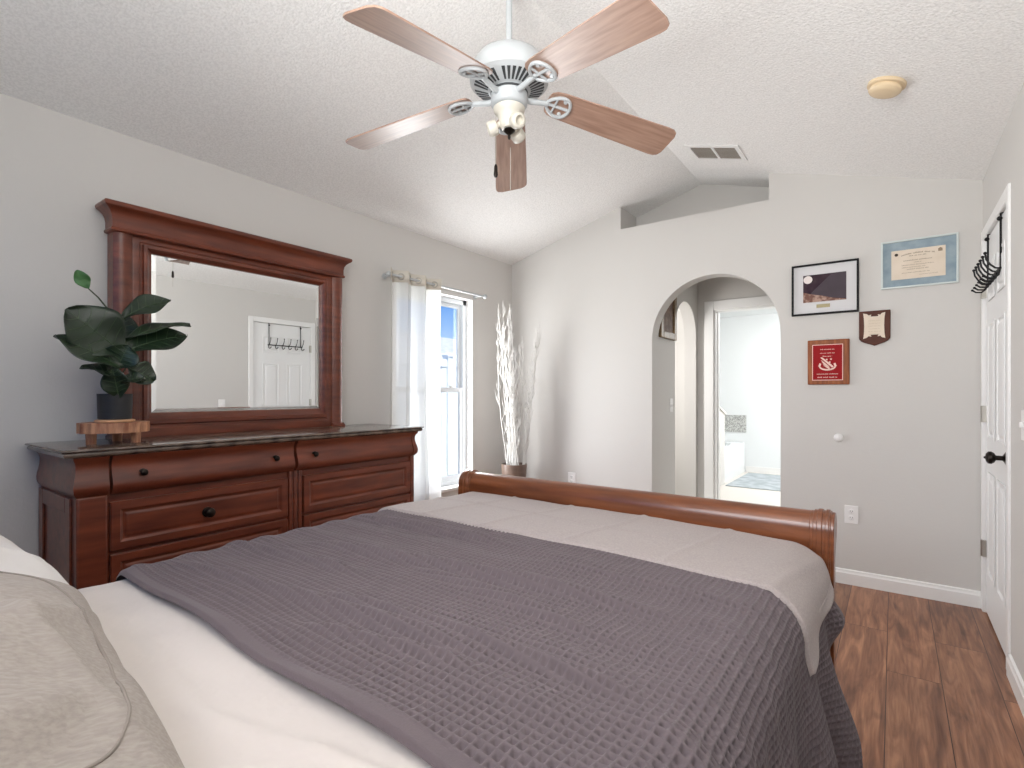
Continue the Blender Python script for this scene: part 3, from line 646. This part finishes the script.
MB().tube([sb_, sb_+Vector((.004, .0, .12)), pp(.775, 1.40), pp(.765, 1.50), pp(.75, 1.575, -.01)], [.008, .007, .006, .005, .004], 8).build('stem', M['stem'], pl)
def leaf(base, tip, width, nrm, m, droop=.03, cup=.012, name='leaf', wav=.006, veins=True, fid=1.0):
    B, T_ = Vector(base), Vector(tip); ax = (T_-B); ln = ax.length; ax.normalize(); Nn = Vector(nrm); Nn = (Nn-ax*Nn.dot(ax)).normalized(); Sd = ax.cross(Nn)
    nu, nv = 22, 13; mb = MB(); P = np.zeros((nu, nv, 3)); ph = random.random()*6
    def pt(t, s):
        # fiddle outline: narrow waist near base, broad near tip
        wd = width*.5*(math.sin(PI*min(1, t**.85*.985+.008))**.62)*(.66+.42*t*fid-.10*math.cos(2*PI*t))*(1 if t < .97 else .8)
        p = B+ax*(ln*t)+Sd*(wd*s)
        bend = droop*(-(t-.45)**2*2+.4)
        return p+Nn*(bend+cup*abs(s)**1.5+wav*math.sin(9*t+ph+2*s)*abs(s)-.003*math.cos(t*40)*(1-abs(s))*.4)
    for i in range(nu):
        for j in range(nv): P[i, j] = pt(i/(nu-1), -1+2*j/(nv-1))
    lf = mb.grid(P).build(name, m, pl, smooth=180, solid=.0016)
    if veins:
        vb = MB(); vb.tube([pt(t, 0)+Nn*.0012 for t in np.linspace(0, .97, 12)], list(np.linspace(.0022, .0009, 12)), 6)
        for t0 in (.18, .34, .5, .66, .8):
            for s in (-1, 1): vb.tube([pt(min(.98, t0+.13*q), s*.85*q)+Nn*.0013 for q in np.linspace(0, 1, 6)], [.0011]*5+[.0005], 5)
        vb.build('midrib', M['vein'], lf)
    # petiole
    st0 = B-ax*.0
    return lf
LF = M['leaf']; toward = (.9, -.38, .12)
def petiole(a, b): MB().tube([a, (Vector(a)+Vector(b))/2+Vector((0, 0, .006)), b], [.0035, .003, .0025], 6).build('petiole', M['stem'], pl)
leaf(pp(.785, 1.39, .04), pp(.60, 1.545, .05), .225, (.85, -.35, .35), LF, .02, .014, wav=.012)
leaf(pp(.775, 1.325, .06), pp(.565, 1.44, .05), .135, (.75, -.25, .75), LF, .03, wav=.01)
leaf(pp(.80, 1.535, .0), pp(.965, 1.635, .03), .125, (.6, -.45, .6), LF, .04)
leaf(pp(.80, 1.44, .03), pp(1.05, 1.535, .02), .10, (.35, -.25, .9), LF, .05)
leaf(pp(.79, 1.395, .04), pp(1.03, 1.485, .03), .15, (.7, -.4, .6), LF, .035)
leaf(pp(.775, 1.275, .04), pp(.645, 1.325, .05), .085, (.5, -.2, .8), LF, .04)
leaf(pp(.80, 1.33, .04), pp(.895, 1.275, .05), .12, (.75, -.3, .5), LF, .02)
leaf(pp(.775, 1.26, .05), pp(.85, 1.285, .09), .08, (.5, -.3, .8), LF, .03)
leaf(pp(.79, 1.40, -.04), pp(.83, 1.56, -.07), .14, (.8, -.4, -.2), LF, .02)
leaf(pp(.765, 1.33, .05), pp(.79, 1.42, .09), .13, (.9, -.4, .1), LF, .01)
leaf(pp(.775, 1.21, .03), pp(.74, 1.33, .075), .10, (.9, -.4, .3), LF, .02)
leaf(pp(.685, 1.645, -.01), pp(.645, 1.71, .0), .055, (.8, -.45, .2), M['leaf_pale'], .004, .006, veins=False)
petiole(pp(.75, 1.57, -.01), pp(.685, 1.645, -.01))
for a, b in (((.77, 1.36), (.775, 1.385)), ((.775, 1.42), (.80, 1.44)), ((.765, 1.51), (.80, 1.535)), ((.775, 1.25), (.80, 1.33))): petiole(pp(*a), pp(*b, .03))

# ------------------------------------------------------------------ bed
bd = thing('sleigh_bed', (-.98, 1.0, 0), 'cherry wood sleigh bed with a rolled footboard', 'bed')
CB = M['cherry_bed']
def sleigh(y, zc, r, thick, z0, s, grow=0):
    """profile in y-z: panel rising to a rolled top that curls away (direction s)"""
    pts = []
    t = thick/2+grow; rr = r+grow
    cyl = (y+s*(r-thick/2), zc)
    # inner face going up
    pts += [(y-s*t, z0), (y-s*t, zc-.10)]
    pts += [(y-s*(t+.004), zc-.05)]
    for i in range(0, 17):
        a = PI+(-PI*1.28)*i/16     # from inner side over the top to under the curl
        pts.append((cyl[0]+s*rr*math.cos(a), cyl[1]+rr*math.sin(a)))
    pts += [(y+s*(t+.004), zc-.085), (y+s*t, zc-.13), (y+s*t, z0)]
    return pts
BX0, BX1 = -1.812, -.158; FYB = 2.035; FZ = .762
MB().prism(sleigh(FYB, FZ, .056, .04, .22, 1), 0, BX0+.06, BX1-.06).build('footboard', CB, bd, smooth=35)
for xa, xb in ((BX0, BX0+.072), (BX1-.072, BX1)):
    p = MB()
    p.prism(sleigh(FYB, FZ, .056, .05, 0, 1, .006), 0, xa+.01, xb-.01); 
    p.prism(sleigh(FYB, FZ, .056, .05, 0, 1, .010), 0, xa+.022, xb-.034); p.prism(sleigh(FYB, FZ, .056, .05, 0, 1, .010), 0, xb-.026, xb-.0145)
    p.prism(sleigh(FYB, FZ, .056, .05, 0, 1, .002), 0, xa, xb)
    p.build('foot_post', CB, bd, bevel=.002, smooth=30)
MB().prism(sleigh(-.19, 1.22, .065, .045, .22, -1), 0, BX0+.06, BX1-.06).build('headboard', CB, bd, smooth=35)
for xa, xb in ((BX0, BX0+.072), (BX1-.072, BX1)):
    MB().prism(sleigh(-.19, 1.22, .065, .055, 0, -1, .006), 0, xa, xb).build('head_post', CB, bd, smooth=30)
box('side_rail', (-1.79, -.16, .24), (-1.765, 2.01, .42), CB, bd, bevel=.004); box('side_rail', (-.205, -.16, .24), (-.18, 2.01, .42), CB, bd, bevel=.004)
MBx = MB()
for k in range(8): MBx.box((-1.765, .05+k*.25, .27), (-.205, .13+k*.25, .29))
MBx.build('slats', M['pale_wood'], bd)
bs = box('box_spring', (-1.745, -.15, .291), (-.215, 1.985, .47), M['sheet'], bevel=.02); tag(bs, 'white covered box spring on the bed slats', 'box spring')
mt = box('mattress', (-1.745, -.15, .471), (-.235, 1.96, .708), M['sheet'], bevel=.06, segs=5); tag(mt, 'thick mattress on the sleigh bed under the white sheet', 'mattress')

def drape(xl, xr, top, rad, dl, dr, s_n):
    """cross section sampled by arc length: returns arrays (x, z, nx, nz, depth on right, s)"""
    flat = (xr-xl)-2*rad; q = PI*rad/2; tot = dl+q+flat+q+dr
    s = np.linspace(0, tot, s_n); x = np.zeros(s_n); z = np.zeros(s_n); nx = np.zeros(s_n); nz = np.zeros(s_n); dep = np.zeros(s_n)
    for i, t in enumerate(s):
        if t < dl: x[i], z[i], nx[i], nz[i] = xl, top-rad-(dl-t), -1, 0
        elif t < dl+q: a = (t-dl)/rad; x[i], z[i], nx[i], nz[i] = xl+rad-rad*math.cos(a), top-rad+rad*math.sin(a), -math.cos(a), math.sin(a)
        elif t < dl+q+flat: x[i], z[i], nx[i], nz[i] = xl+rad+(t-dl-q), top, 0, 1
        elif t < dl+2*q+flat: a = (t-dl-q-flat)/rad; x[i], z[i], nx[i], nz[i] = xr-rad+rad*math.sin(a), top-rad+rad*math.cos(a), math.sin(a), math.cos(a)
        else: x[i], z[i], nx[i], nz[i] = xr, top-rad-(t-dl-2*q-flat), 1, 0; dep[i] = t-dl-2*q-flat
    return x, z, nx, nz, dep, s
def wrinkle(X, Y, n, amp, ang, spread, wl, seed):
    r = np.random.RandomState(seed); h = np.zeros_like(X)
    for k in range(n):
        a = ang+r.normal()*spread; ph = r.rand()*7; w = wl*(.6+.9*r.rand())
        t = (X*math.cos(a)+Y*math.sin(a))/w*2*PI+ph+.8*np.sin(3*X+2*Y+r.rand()*6)
        h += amp/n**.5*np.sin(t)*(.5+.5*np.sin(2.1*X+r.rand()*6)*np.sin(2.7*Y+r.rand()*6))
    return h
def fold(X, Y, x0, y0, x1, y1, amp, w):
    dx_, dy_ = x1-x0, y1-y0; l2 = dx_*dx_+dy_*dy_; t = ((X-x0)*dx_+(Y-y0)*dy_)/l2
    d = ((X-x0)*dy_-(Y-y0)*dx_)/math.sqrt(l2)
    return amp*np.exp(-(d/w)**2)*sm(t*4)*sm((1-t)*4)

# fitted white sheet
x, z, nx, nz, dep, s = drape(-1.762, -.222, .716, .10, .19, .22, 150)
yy = np.linspace(-.13, 1.975, 180)
X, Y = np.meshgrid(x, yy, indexing='ij'); Z = np.repeat(z[:, None], len(yy), 1); NX = np.repeat(nx[:, None], len(yy), 1); NZ = np.repeat(nz[:, None], len(yy), 1)
h = .004+wrinkle(X, Y, 8, .0035, 1.3, .5, .16, 3)*sm((.62-Y)*5)+fold(X, Y, -.95, .35, -.45, .47, .007, .012)+fold(X, Y, -1.3, .42, -.8, .36, .005, .02)+fold(X, Y, -.75, .3, -.62, .46, .006, .01)
h = np.maximum(h, 0.0)
P = np.stack([X+NX*h, Y, Z+NZ*h], -1)
sh = MB().grid(P).build('fitted_sheet', M['sheet'], smooth=180, solid=.002); tag(sh, 'smooth white fitted sheet showing between the pillows and the grey blanket', 'sheet')

# waffle blanket, real woven cells
cell = .0170
dl, dr_ = .30, .47
x, z, nx, nz, dep, s = drape(-1.770, -.182, .739, .11, dl, dr_, 1150)
nyb = 700
tY = np.linspace(0, 1, nyb)
DEP = np.repeat(dep[:, None], nyb, 1); X = np.repeat(x[:, None], nyb, 1); Z = np.repeat(z[:, None], nyb, 1); NX = np.repeat(nx[:, None], nyb, 1); NZ = np.repeat(nz[:, None], nyb, 1); SS = np.repeat(s[:, None], nyb, 1)
ye = 1.955-.20*sm((DEP-.08)/.36); ys = .515-.03*(X+1.7)/1.25+.006*np.sin(9*X)
Y = ys+(ye-ys)*tY[None, :]; YL = (1.965-.5)*tY[None, :]+np.zeros_like(X)
calm = sm((1.46-Y)/.12); Z = Z-.016*sm((Y-1.5)/.4)-.012*sm((X+.75)/.5)*(X > -.75)*(DEP == 0)
h = .003+wrinkle(X, Y, 10, .008, 1.45, .22, .13, 11)*calm
for f_ in ((-1.7, .62, -.5, .75, .012, .018), (-1.6, .95, -.3, 1.12, .014, .02), (-1.2, .72, -.25, .80, .012, .016), (-1.75, 1.25, -.9, 1.32, .011, .02), (-1.0, .60, -.55, .70, .010, .014), (-1.1, 1.0, -.4, .92, .010, .018), (-1.75, .80, -1.1, .88, .010, .016), (-.9, 1.22, -.2, 1.28, .008, .02)):
    h += 1.9*fold(X, Y, *f_)*calm
# hanging folds on the near side
hang = sm(DEP/.38)
fl = .5+.5*np.cos(2*PI*(Y-1.735)/.30+.6*np.sin(7*Y))
h += hang*(.012+.062*fl)+.035*sm((DEP-.2)/.25)*np.exp(-((Y-1.72)/.09)**2)
h += .045*np.exp(-((Y-1.93)/.06)**2)*np.exp(-((DEP-.10)/.06)**2)*sm(DEP/.06)
h = np.maximum(h, .001)
hem = np.minimum(np.minimum(tY[None, :]*1.465, (1-tY[None, :])*1.465), np.minimum(SS, s[-1]-SS))
wz = np.abs(np.cos(PI*SS/cell)); wy = np.abs(np.cos(PI*YL/cell))
waff = .0110*np.maximum(wz, wy)**1.5-.004
flat = sm((hem-.028)/.004)
h2 = h+waff*flat+.004*(1-flat)
h2 = h2-.010*(1-sm(hem/.006))
P = np.stack([X+NX*h2, Y, Z+NZ*h2], -1)
bl = MB().grid(P).build('waffle_blanket', M['waffle'], smooth=180); tag(bl, 'mauve grey waffle weave blanket spread across the bed and hanging over the side', 'blanket')

# smooth throw at the foot
nyb = 150
x, z, nx, nz, dep, s = drape(-1.785, -.168, .752, .12, .18, .075, 260)
tY = np.linspace(0, 1, nyb)
DEP = np.repeat(dep[:, None], nyb, 1); X = np.repeat(x[:, None], nyb, 1); NX = np.repeat(nx[:, None], nyb, 1); NZ = np.repeat(nz[:, None], nyb, 1); SS = np.repeat(s[:, None], nyb, 1)
Z0 = np.repeat(z[:, None], nyb, 1); Y = 1.425+(1.976-1.425)*tY[None, :]+0*X
k = 1-.62*tY[None, :]   # hem climbs toward the footboard
Z0 = Z0-.016*sm((Y-1.5)/.4)-.012*sm((X+.75)/.5); Zt = np.where(DEP > 0, (.752-.12)-DEP*k-.012, Z0)
h = .004+wrinkle(X, Y, 6, .003, .4, 1.0, .3, 5)
for xc in (-1.45, -1.15, -.82, -.5, -.22): h += .0045*np.exp(-((X-xc-.1*(Y-1.7))/.012)**2)
h += .0045*np.exp(-((Y-1.71-.03*np.sin(3*X))/.014)**2)*sm((-.35-X)*4)
h += sm(DEP/.13)*(.014+.012*np.cos(2*PI*(Y-1.47)/.4))
hem = np.minimum(np.minimum(tY[None, :]*.54, (1-tY[None, :])*.54), np.minimum(SS, s[-1]-SS)); h = np.maximum(h, .001)-.012*(1-sm(hem/.006))
P = np.stack([X+NX*h, Y, Zt+NZ*h], -1)
th = MB().grid(P).build('folded_throw', M['throw'], smooth=180); tag(th, 'smooth greige throw laid across the foot of the bed against the footboard', 'throw')

# pillows
def pillow(name, m, label, a, b, T, Mx, seams=(), pw=2.6, org=None):
    nu, nv = 70, 50
    u = np.sin(np.linspace(-PI/2, PI/2, nu)); v = np.sin(np.linspace(-PI/2, PI/2, nv)); U, V = np.meshgrid(u, v, indexing='ij')
    def surf(U, V, s):
        th_ = T/2*np.power(np.clip((1-np.abs(U)**pw)*(1-np.abs(V)**pw), 0, 1), .55)
        x = a*U*(1-.05*(1-np.abs(V)**2)*np.abs(U)**4*0-.045*(np.abs(V)**4)*0)*(1-.06*(1-V**2)*(np.abs(U)**6)); y = b*V*(1-.07*(1-U**2)*np.abs(V)**6)
        wr = .010*np.sin(5*U+3*V)*np.cos(4*V-1)+.005*np.sin(22*U+6*V+2*np.sin(5*V))*np.abs(V)**.5*(1-V**2)+.006*np.sin(13*U+4*V)*(1-np.abs(V))+.012*np.exp(-((V*.6+U*.9-.2)/.06)**2)*(1-U**2)+.010*np.exp(-((V*.9-U*.5-.35)/.05)**2)*(1-U**2)+.009*np.exp(-((V*.4+U-.62)/.04)**2)*(1-V**2)-.008*np.exp(-((V*.8+U*.7-.75)/.05)**2)
        return np.stack([x, y, s*(th_+.004*sm(th_/.01))+np.where(th_ > .02, wr*(th_/(T/2)), 0)], -1)
    mb = MB()
    for sgn in (1, -1):
        Pp = surf(U, V, sgn); mb.grid(Pp if sgn > 0 else Pp[::-1])
    R4 = np.array(Mx)
    def tr(Q): return Q @ R4[:3, :3].T+R4[:3, 3]
    mb.v = [tuple(q) for q in tr(np.array(mb.v)).tolist()]
    o = mb.build(name, m, smooth=180, org=org)
    for kind, val in seams:
        tt = np.linspace(0, 2*PI, 97)[:-1]; pu = np.sign(np.cos(tt))*np.abs(np.cos(tt))**.5; pv = np.sign(np.sin(tt))*np.abs(np.sin(tt))**.5
        q = surf(val*pu, val*pv, 1)
        q = tr(q+np.array([0, 0, .0005])); ORG[o.name] = tuple(ORG[o.name])
        MB().ring(q.tolist(), .0022, 6).build('seam', M['seam'], o)
    b_ = bmesh.new(); b_.from_mesh(o.data); bmesh.ops.remove_doubles(b_, verts=b_.verts, dist=.0005); bmesh.ops.recalc_face_normals(b_, faces=b_.faces); b_.to_mesh(o.data); b_.free()
    return tag(o, label, 'pillow')
def place(loc, rx, ry, rz): return Matrix.Translation(loc) @ Matrix.Rotation(rz, 4, 'Z') @ Matrix.Rotation(ry, 4, 'Y') @ Matrix.Rotation(rx, 4, 'X')
pillow('white_pillow', M['pillow'], 'white pillow at the far side of the bed behind the linen pillow', .31, .26, .22, place((-1.565, .085, .846), math.radians(-14), 0, math.radians(2)))
pillow('linen_pillow', M['linen'], 'oatmeal linen pillow with a stitched hem at the near corner of the bed', .44, .28, .20, place((-.98, .05, .848), math.radians(-20), math.radians(6), math.radians(-5)), seams=(('r', .72),))

# ------------------------------------------------------------------ vase with white branches
vx, vy = -2.66, 3.665
vs = MB().lathe([(.0, .0), (.075, 0), (.08, .01), (.085, .1), (.095, .3), (.105, .5), (.112, .605), (.112, .615), (.100, .615), (.095, .5), (.08, .1), (.0, .06)], (vx, vy, 0), 40)
v_ = vs.build('floor_vase', M['vase'], smooth=50); tag(v_, 'tall brown floor vase holding white branches in the far corner', 'vase')
def branch(k):
    r = random.Random(100+k)
    a = 2*PI*k/16+r.random()*.3; rad = .035+.045*r.random()
    bx_, by_ = vx+rad*math.cos(a), vy+rad*math.sin(a)
    topz = 1.55+.5*r.random()
    if k < 8: lean = (-.02+.10*(r.random()-.5), -.27+.12*r.random()); topz = 1.78+.3*r.random()
    elif k < 16: lean = (.02+.10*(r.random()-.5), .02+.1*r.random()); topz = 1.3+.5*r.random()
    else: lean = (.14+.06*r.random(), .06+.06*r.random()); topz = 1.7+.2*r.random()
    mb = MB(); pts = []
    for i in range(15):
        t = i/14
        curve = t**1.3
        pts.append(Vector((bx_*1.0+(lean[0])*curve+.010*math.sin(7*t+k)+.006*(r.random()-.5), by_+lean[1]*curve*(1 if k >= 8 else (1.25-.4*t*t))+.012*math.sin(5*t+2*k)+.006*(r.random()-.5), .10+(topz-.10)*t)))
    pts = [Vector((max(L+.03, min(p.x, -2.2)), min(p.y, D-.03), p.z)) for p in pts]
    mb.tube(pts, [.0052-.0036*i/14 for i in range(15)], 6)
    for i in range(5, 14):
        for q in range(3):
            p = pts[i]; d = Vector((r.uniform(-1, 1), r.uniform(-1, 1), 0)).normalized(); ln_ = (.06+.16*r.random())*(1.2-i/18)
            e1 = p+d*ln_*.22+Vector((0, 0, ln_*.45)); e2 = p+d*ln_*.32+Vector((0, 0, ln_))
            cl = lambda w: Vector((max(L+.02, w.x), min(w.y, D-.02), w.z))
            mb.tube([p, cl(e1), cl(e2)], [.0026, .002, .0009], 5)
            e3 = e1+Vector((r.uniform(-.02, .02), r.uniform(-.02, .02), .06)); mb.tube([cl(e1), cl(e3)], [.0016, .0007], 4)
    o = mb.build('white_branch', M['twig'], org=(vx, vy, .1)); tag(o, 'thin white painted twig branch standing in the brown floor vase', 'branch', 'white branches in the floor vase')
for k in range(20): branch(k)

# ------------------------------------------------------------------ things on the far wall
FWY = D
def fbox(mb, x0, x1, z0, z1, y0, y1): return mb.box((x0, D-y1, z0), (x1, D-y0, z1))
def frame_rect(mb, x0, x1, z0, z1, w, h):
    fbox(mb, x0, x0+w, z0, z1, 0, h); fbox(mb, x1-w, x1, z0, z1, 0, h); fbox(mb, x0+w, x1-w, z0, z0+w, 0, h); fbox(mb, x0+w, x1-w, z1-w, z1, 0, h); return mb
def flat(mb, poly, y0=.0, y1=.001): return mb.prism(poly, 1, D-y1, D-y0)
# framed photograph
x0, x1, z0, z1 = -.557, -.177, 1.745, 2.083
fp = thing('framed_photograph', ((x0+x1)/2, D, z0), 'black framed dusk photograph with a white mat, left of the blue certificate', 'framed photograph')
frame_rect(MB(), x0, x1, z0, z1, .012, .02).build('frame', M['blackframe'], fp, bevel=.002)
fbox(MB(), x0+.012, x1-.012, z0+.012, z1-.012, 0, .008).build('mat', M['matboard'], fp)
a0, a1, b0, b1 = x0+.068, x1-.068, z0+.085, z1-.072
ph = MB(); fbox(ph, a0, a1, b0, b1, .008, .009); pho = ph.build('picture', M['photo_dark'], fp, smooth=None)
flat(MB(), [(a0+.165, b1), (a1, b1), (a1, b0+.01), (a0+.06, b0+.035), (a0+.045, b0+.06)], .009, .0095).build('slope', M['photo_grey'], pho, smooth=None)
flat(MB(), [(a0, b0), (a1, b0), (a1, b0+.006), (a0+.17, b0+.018), (a0+.11, b0+.038), (a0+.05, b0+.052), (a0, b0+.07)], .0095, .010).build('foreground', M['photo_rust'], pho, smooth=None)
flat(MB(), [(max(a0, a0+.028+.026*math.cos(2*PI*i/24)), min(b1, b1-.030+.026*math.sin(2*PI*i/24))) for i in range(24)], .0095, .010).build('glow', M['photo_glow'], pho, smooth=None)
fbox(MB(), x0+.145, x0+.222, z0+.045, z0+.068, .008, .010).build('title_plate', M['brass'], fp)
# certificate
x0, x1, z0, z1 = -.063, .305, 1.868, 2.160
ce = thing('framed_certificate', ((x0+x1)/2, D, z0), 'framed cream certificate in a blue grey mat, nearest the door', 'certificate')
frame_rect(MB(), x0, x1, z0, z1, .010, .018).build('frame', M['paleframe'], ce, bevel=.002)
fbox(MB(), x0+.01, x1-.01, z0+.01, z1-.01, 0, .008).build('mat', M['bluemat'], ce)
p0, p1, q0, q1 = x0+.052, x1-.058, z0+.052, z1-.062
pa = fbox(MB(), p0, p1, q0, q1, .008, .009).build('document', M['parchment'], ce)
ink = MB(); W_ = p1-p0; H_ = q1-q0
def words(mb, cx, z, half, hgt, ws, arc=0, y0=.009):
    xx = -half; rr_ = random.Random(int((z+cx)*1e4))
    while xx < half:
        w_ = min(half-xx, ws*(.6+.9*rr_.random())); n_ = max(2, int(w_/.004))
        for i in range(n_):
            xa = xx+i*w_/n_; zz = z-arc*(xa/half)**2; hh = hgt*(.55+.45*rr_.random())
            mb.prism([(cx+xa, zz), (cx+xa+w_/n_*.62, zz), (cx+xa+w_/n_*.62, zz+hh), (cx+xa, zz+hh)], 1, D-y0-.0004, D-y0)
        xx += w_+hgt*.7
    return mb
cxm = (p0+p1)/2
words(ink, cxm, q0+H_*.845, W_*.31, .009, .04, .010); words(ink, cxm, q0+H_*.76, W_*.16, .006, .02)
words(ink, cxm, q0+H_*.61, W_*.27, .006, .05); words(ink, cxm, q0+H_*.54, W_*.07, .004, .02); words(ink, cxm, q0+H_*.46, W_*.30, .004, .05); words(ink, cxm-.02, q0+H_*.38, W_*.22, .004, .04); words(ink, cxm, q0+H_*.31, W_*.20, .005, .03); words(ink, cxm-.01, q0+H_*.20, W_*.26, .004, .05); words(ink, cxm+.05, q0+H_*.11, W_*.17, .003, .06)
ink.build('lettering', M['ink'], pa, smooth=None)
MB().prism([(p0+.025+.009*math.cos(2*PI*i/16), q1-.026+.009*math.sin(2*PI*i/16)) for i in range(16)], 1, D-.0096, D-.009).build('seal', M['inkdark'], pa, smooth=None)
MB().prism([(p1-.034, q1-.032), (p1-.014, q1-.032), (p1-.014, q1-.016), (p1-.024, q1-.010), (p1-.034, q1-.016)], 1, D-.0096, D-.009).build('crest', M['ink'], pa, smooth=None)
# red award plaque
x0, x1, z0, z1 = -.462, -.227, 1.283, 1.576
rp = thing('award_plaque', ((x0+x1)/2, D, z0), 'wooden award plaque with an engraved red plate and crest', 'plaque')
fbox(MB(), x0, x1, z0, z1, 0, .018).build('board', M['plaquewood'], rp, bevel=.005)
r0, r1, s0, s1 = x0+.026, x1-.034, z0+.026, z1-.030
rpl = fbox(MB(), r0, r1, s0, s1, .018, .020).build('plate', M['red'], rp)
g = MB()
for a, b, c_, d_ in ((r0+.001, r0+.005, s0+.001, s1-.001), (r1-.005, r1-.001, s0+.001, s1-.001), (r0+.005, r1-.005, s0+.001, s0+.005), (r0+.005, r1-.005, s1-.005, s1-.001)): fbox(g, a, b, c_, d_, .020, .0206)
g.build('border', M['silverline'], rpl, smooth=None)
tx = MB(); cm = (r0+r1)/2
words(tx, cm, s1-.036, .040, .006, .03, 0, .020); words(tx, cm, s1-.060, .042, .005, .03, 0, .020); words(tx, cm, s1-.082, .026, .006, .03, -.002, .020)
words(tx, cm, s0+.040, .060, .006, .05, 0, .020); words(tx, cm, s0+.018, .056, .008, .03, 0, .020)
tx.build('lettering', M['silverline'], rpl, smooth=None)
eb = MB(); ez = s0+.105
def P2(pts): return eb.prism(pts, 1, D-.0207, D-.020)
P2([(cm-.040, ez+.045), (cm-.030, ez+.048), (cm+.036, ez-.014), (cm+.026, ez-.022)])     # diagonal band
for dz_ in (.0, .011, .022, .033): P2([(cm-.036+dz_*.4, ez+.026-dz_), (cm-.031+dz_*.4, ez+.027-dz_), (cm+.010+dz_*.25, ez-.012-dz_*.6), (cm+.005+dz_*.25, ez-.015-dz_*.6)])
for sx, sz in ((-.004, .032), (.020, .034), (.013, .014)):
    P2([(cm+sx+(.008 if i % 2 == 0 else .0035)*math.sin(2*PI*i/10), ez+sz+(.008 if i % 2 == 0 else .0035)*math.cos(2*PI*i/10)) for i in range(10)])
outer = [(cm+.048*math.cos(t), ez-.012+.028*math.sin(t)) for t in np.linspace(PI, 2*PI, 15)]; inner = [(cm+.040*math.cos(t), ez-.010+.020*math.sin(t)) for t in np.linspace(2*PI, PI, 15)]
P2(outer+inner)
P2([(cm-.052, ez-.012), (cm-.040, ez-.014), (cm-.034, ez+.004), (cm-.044, ez+.010)]); P2([(cm+.052, ez-.012), (cm+.040, ez-.014), (cm+.034, ez+.004), (cm+.044, ez+.010)])
eb.build('emblem', M['silverline'], rpl, smooth=None)
MB().ring([(cm+.006*math.cos(2*PI*i/12), D-.006, z1+.003+.006*math.sin(2*PI*i/12)) for i in range(12)], .0012, 6).build('hanger', M['steel'], rp)
# shield plaque
x0, x1, z0, z1 = -.177, -.015, 1.523, 1.742
sp_ = thing('shield_plaque', ((x0+x1)/2, D, z0), 'small dark walnut shield plaque with a cream scroll plate', 'plaque')
cm = (x0+x1)/2
sh_ = [(x0, z1), (x1, z1), (x1, z0+.045), (x1-.012, z0+.03), (x1-.03, z0+.02), (cm+.02, z0+.009), (cm, z0), (cm-.02, z0+.009), (x0+.03, z0+.02), (x0+.012, z0+.03), (x0, z0+.045)]
MB().prism(sh_, 1, D-.016, D).build('board', M['walnut'], sp_, bevel=.004)
a0, a1, b0, b1 = x0+.022, x1-.026, z0+.045, z1-.014
pl_ = [(a0, b0), (a0+.018, b0+.006), (cm-.03, b0+.016), (cm-.016, b0+.012), (cm-.02, b0+.024), (cm+.02, b0+.024), (cm+.016, b0+.012), (cm+.03, b0+.016), (a1-.018, b0+.006), (a1, b0), (a1-.004, b0+.03), (a1-.006, (b0+b1)/2), (a1-.004, b1-.03), (a1, b1), (a1-.018, b1-.004), (cm+.03, b1-.014), (cm+.016, b1-.01), (cm+.02, b1-.022), (cm-.02, b1-.022), (cm-.016, b1-.01), (cm-.03, b1-.014), (a0+.018, b1-.004), (a0, b1), (a0+.004, b1-.03), (a0+.006, (b0+b1)/2), (a0+.004, b0+.03)]
pp_ = MB().prism(pl_, 1, D-.018, D-.016).build('plate', M['parchment'], sp_, smooth=None)
tx = MB()
for k in range(6): words(tx, cm, b1-.05-k*.017, .032-.004*(k % 2), .004, .03, 0, .018)
tx.build('lettering', mat('pale_engraving', (196, 178, 156), .6), pp_, smooth=None)
# door stop knob and outlets
MB_ = MB().lathe([(.026, 0), (.027, .004), (.024, .012), (.017, .018), (.0, .021)], (-.288, D, .938), 28, (0, -1, 0))
tag(MB_.build('wall_bumper', M['plastic']), 'small round white door bumper on the far wall below the plaques', 'door bumper')
def outlet(x, z, label):
    o = thing('wall_outlet', (x, D, z-.058), label, 'outlet')
    fbox(MB(), x-.037, x+.037, z-.058, z+.058, 0, .006).build('cover_plate', M['plastic'], o, bevel=.003)
    for dz_ in (.02, -.02):
        f_ = MB().lathe([(.017, 0), (.017, .0075), (.015, .0085), (0, .0085)], (x, D, z+dz_), 20, (0, -1, 0)).build('socket', M['plastic'], o)
        sl2 = MB()
        for sx in (-.006, .006): fbox(sl2, x+sx-.0012, x+sx+.0012, z+dz_-.001, z+dz_+.007, .008, .0092)
        sl2.lathe([(.002, .008), (.002, .0092), (0, .0092)], (x, D, z+dz_-.007), 8, (0, -1, 0)).build('slots', M['dark'], f_, smooth=None)
outlet(-.218, .448, 'white double wall outlet at the right of the arch near the footboard')
outlet(-2.266, .478, 'white wall outlet left of the arch beside the floor vase')
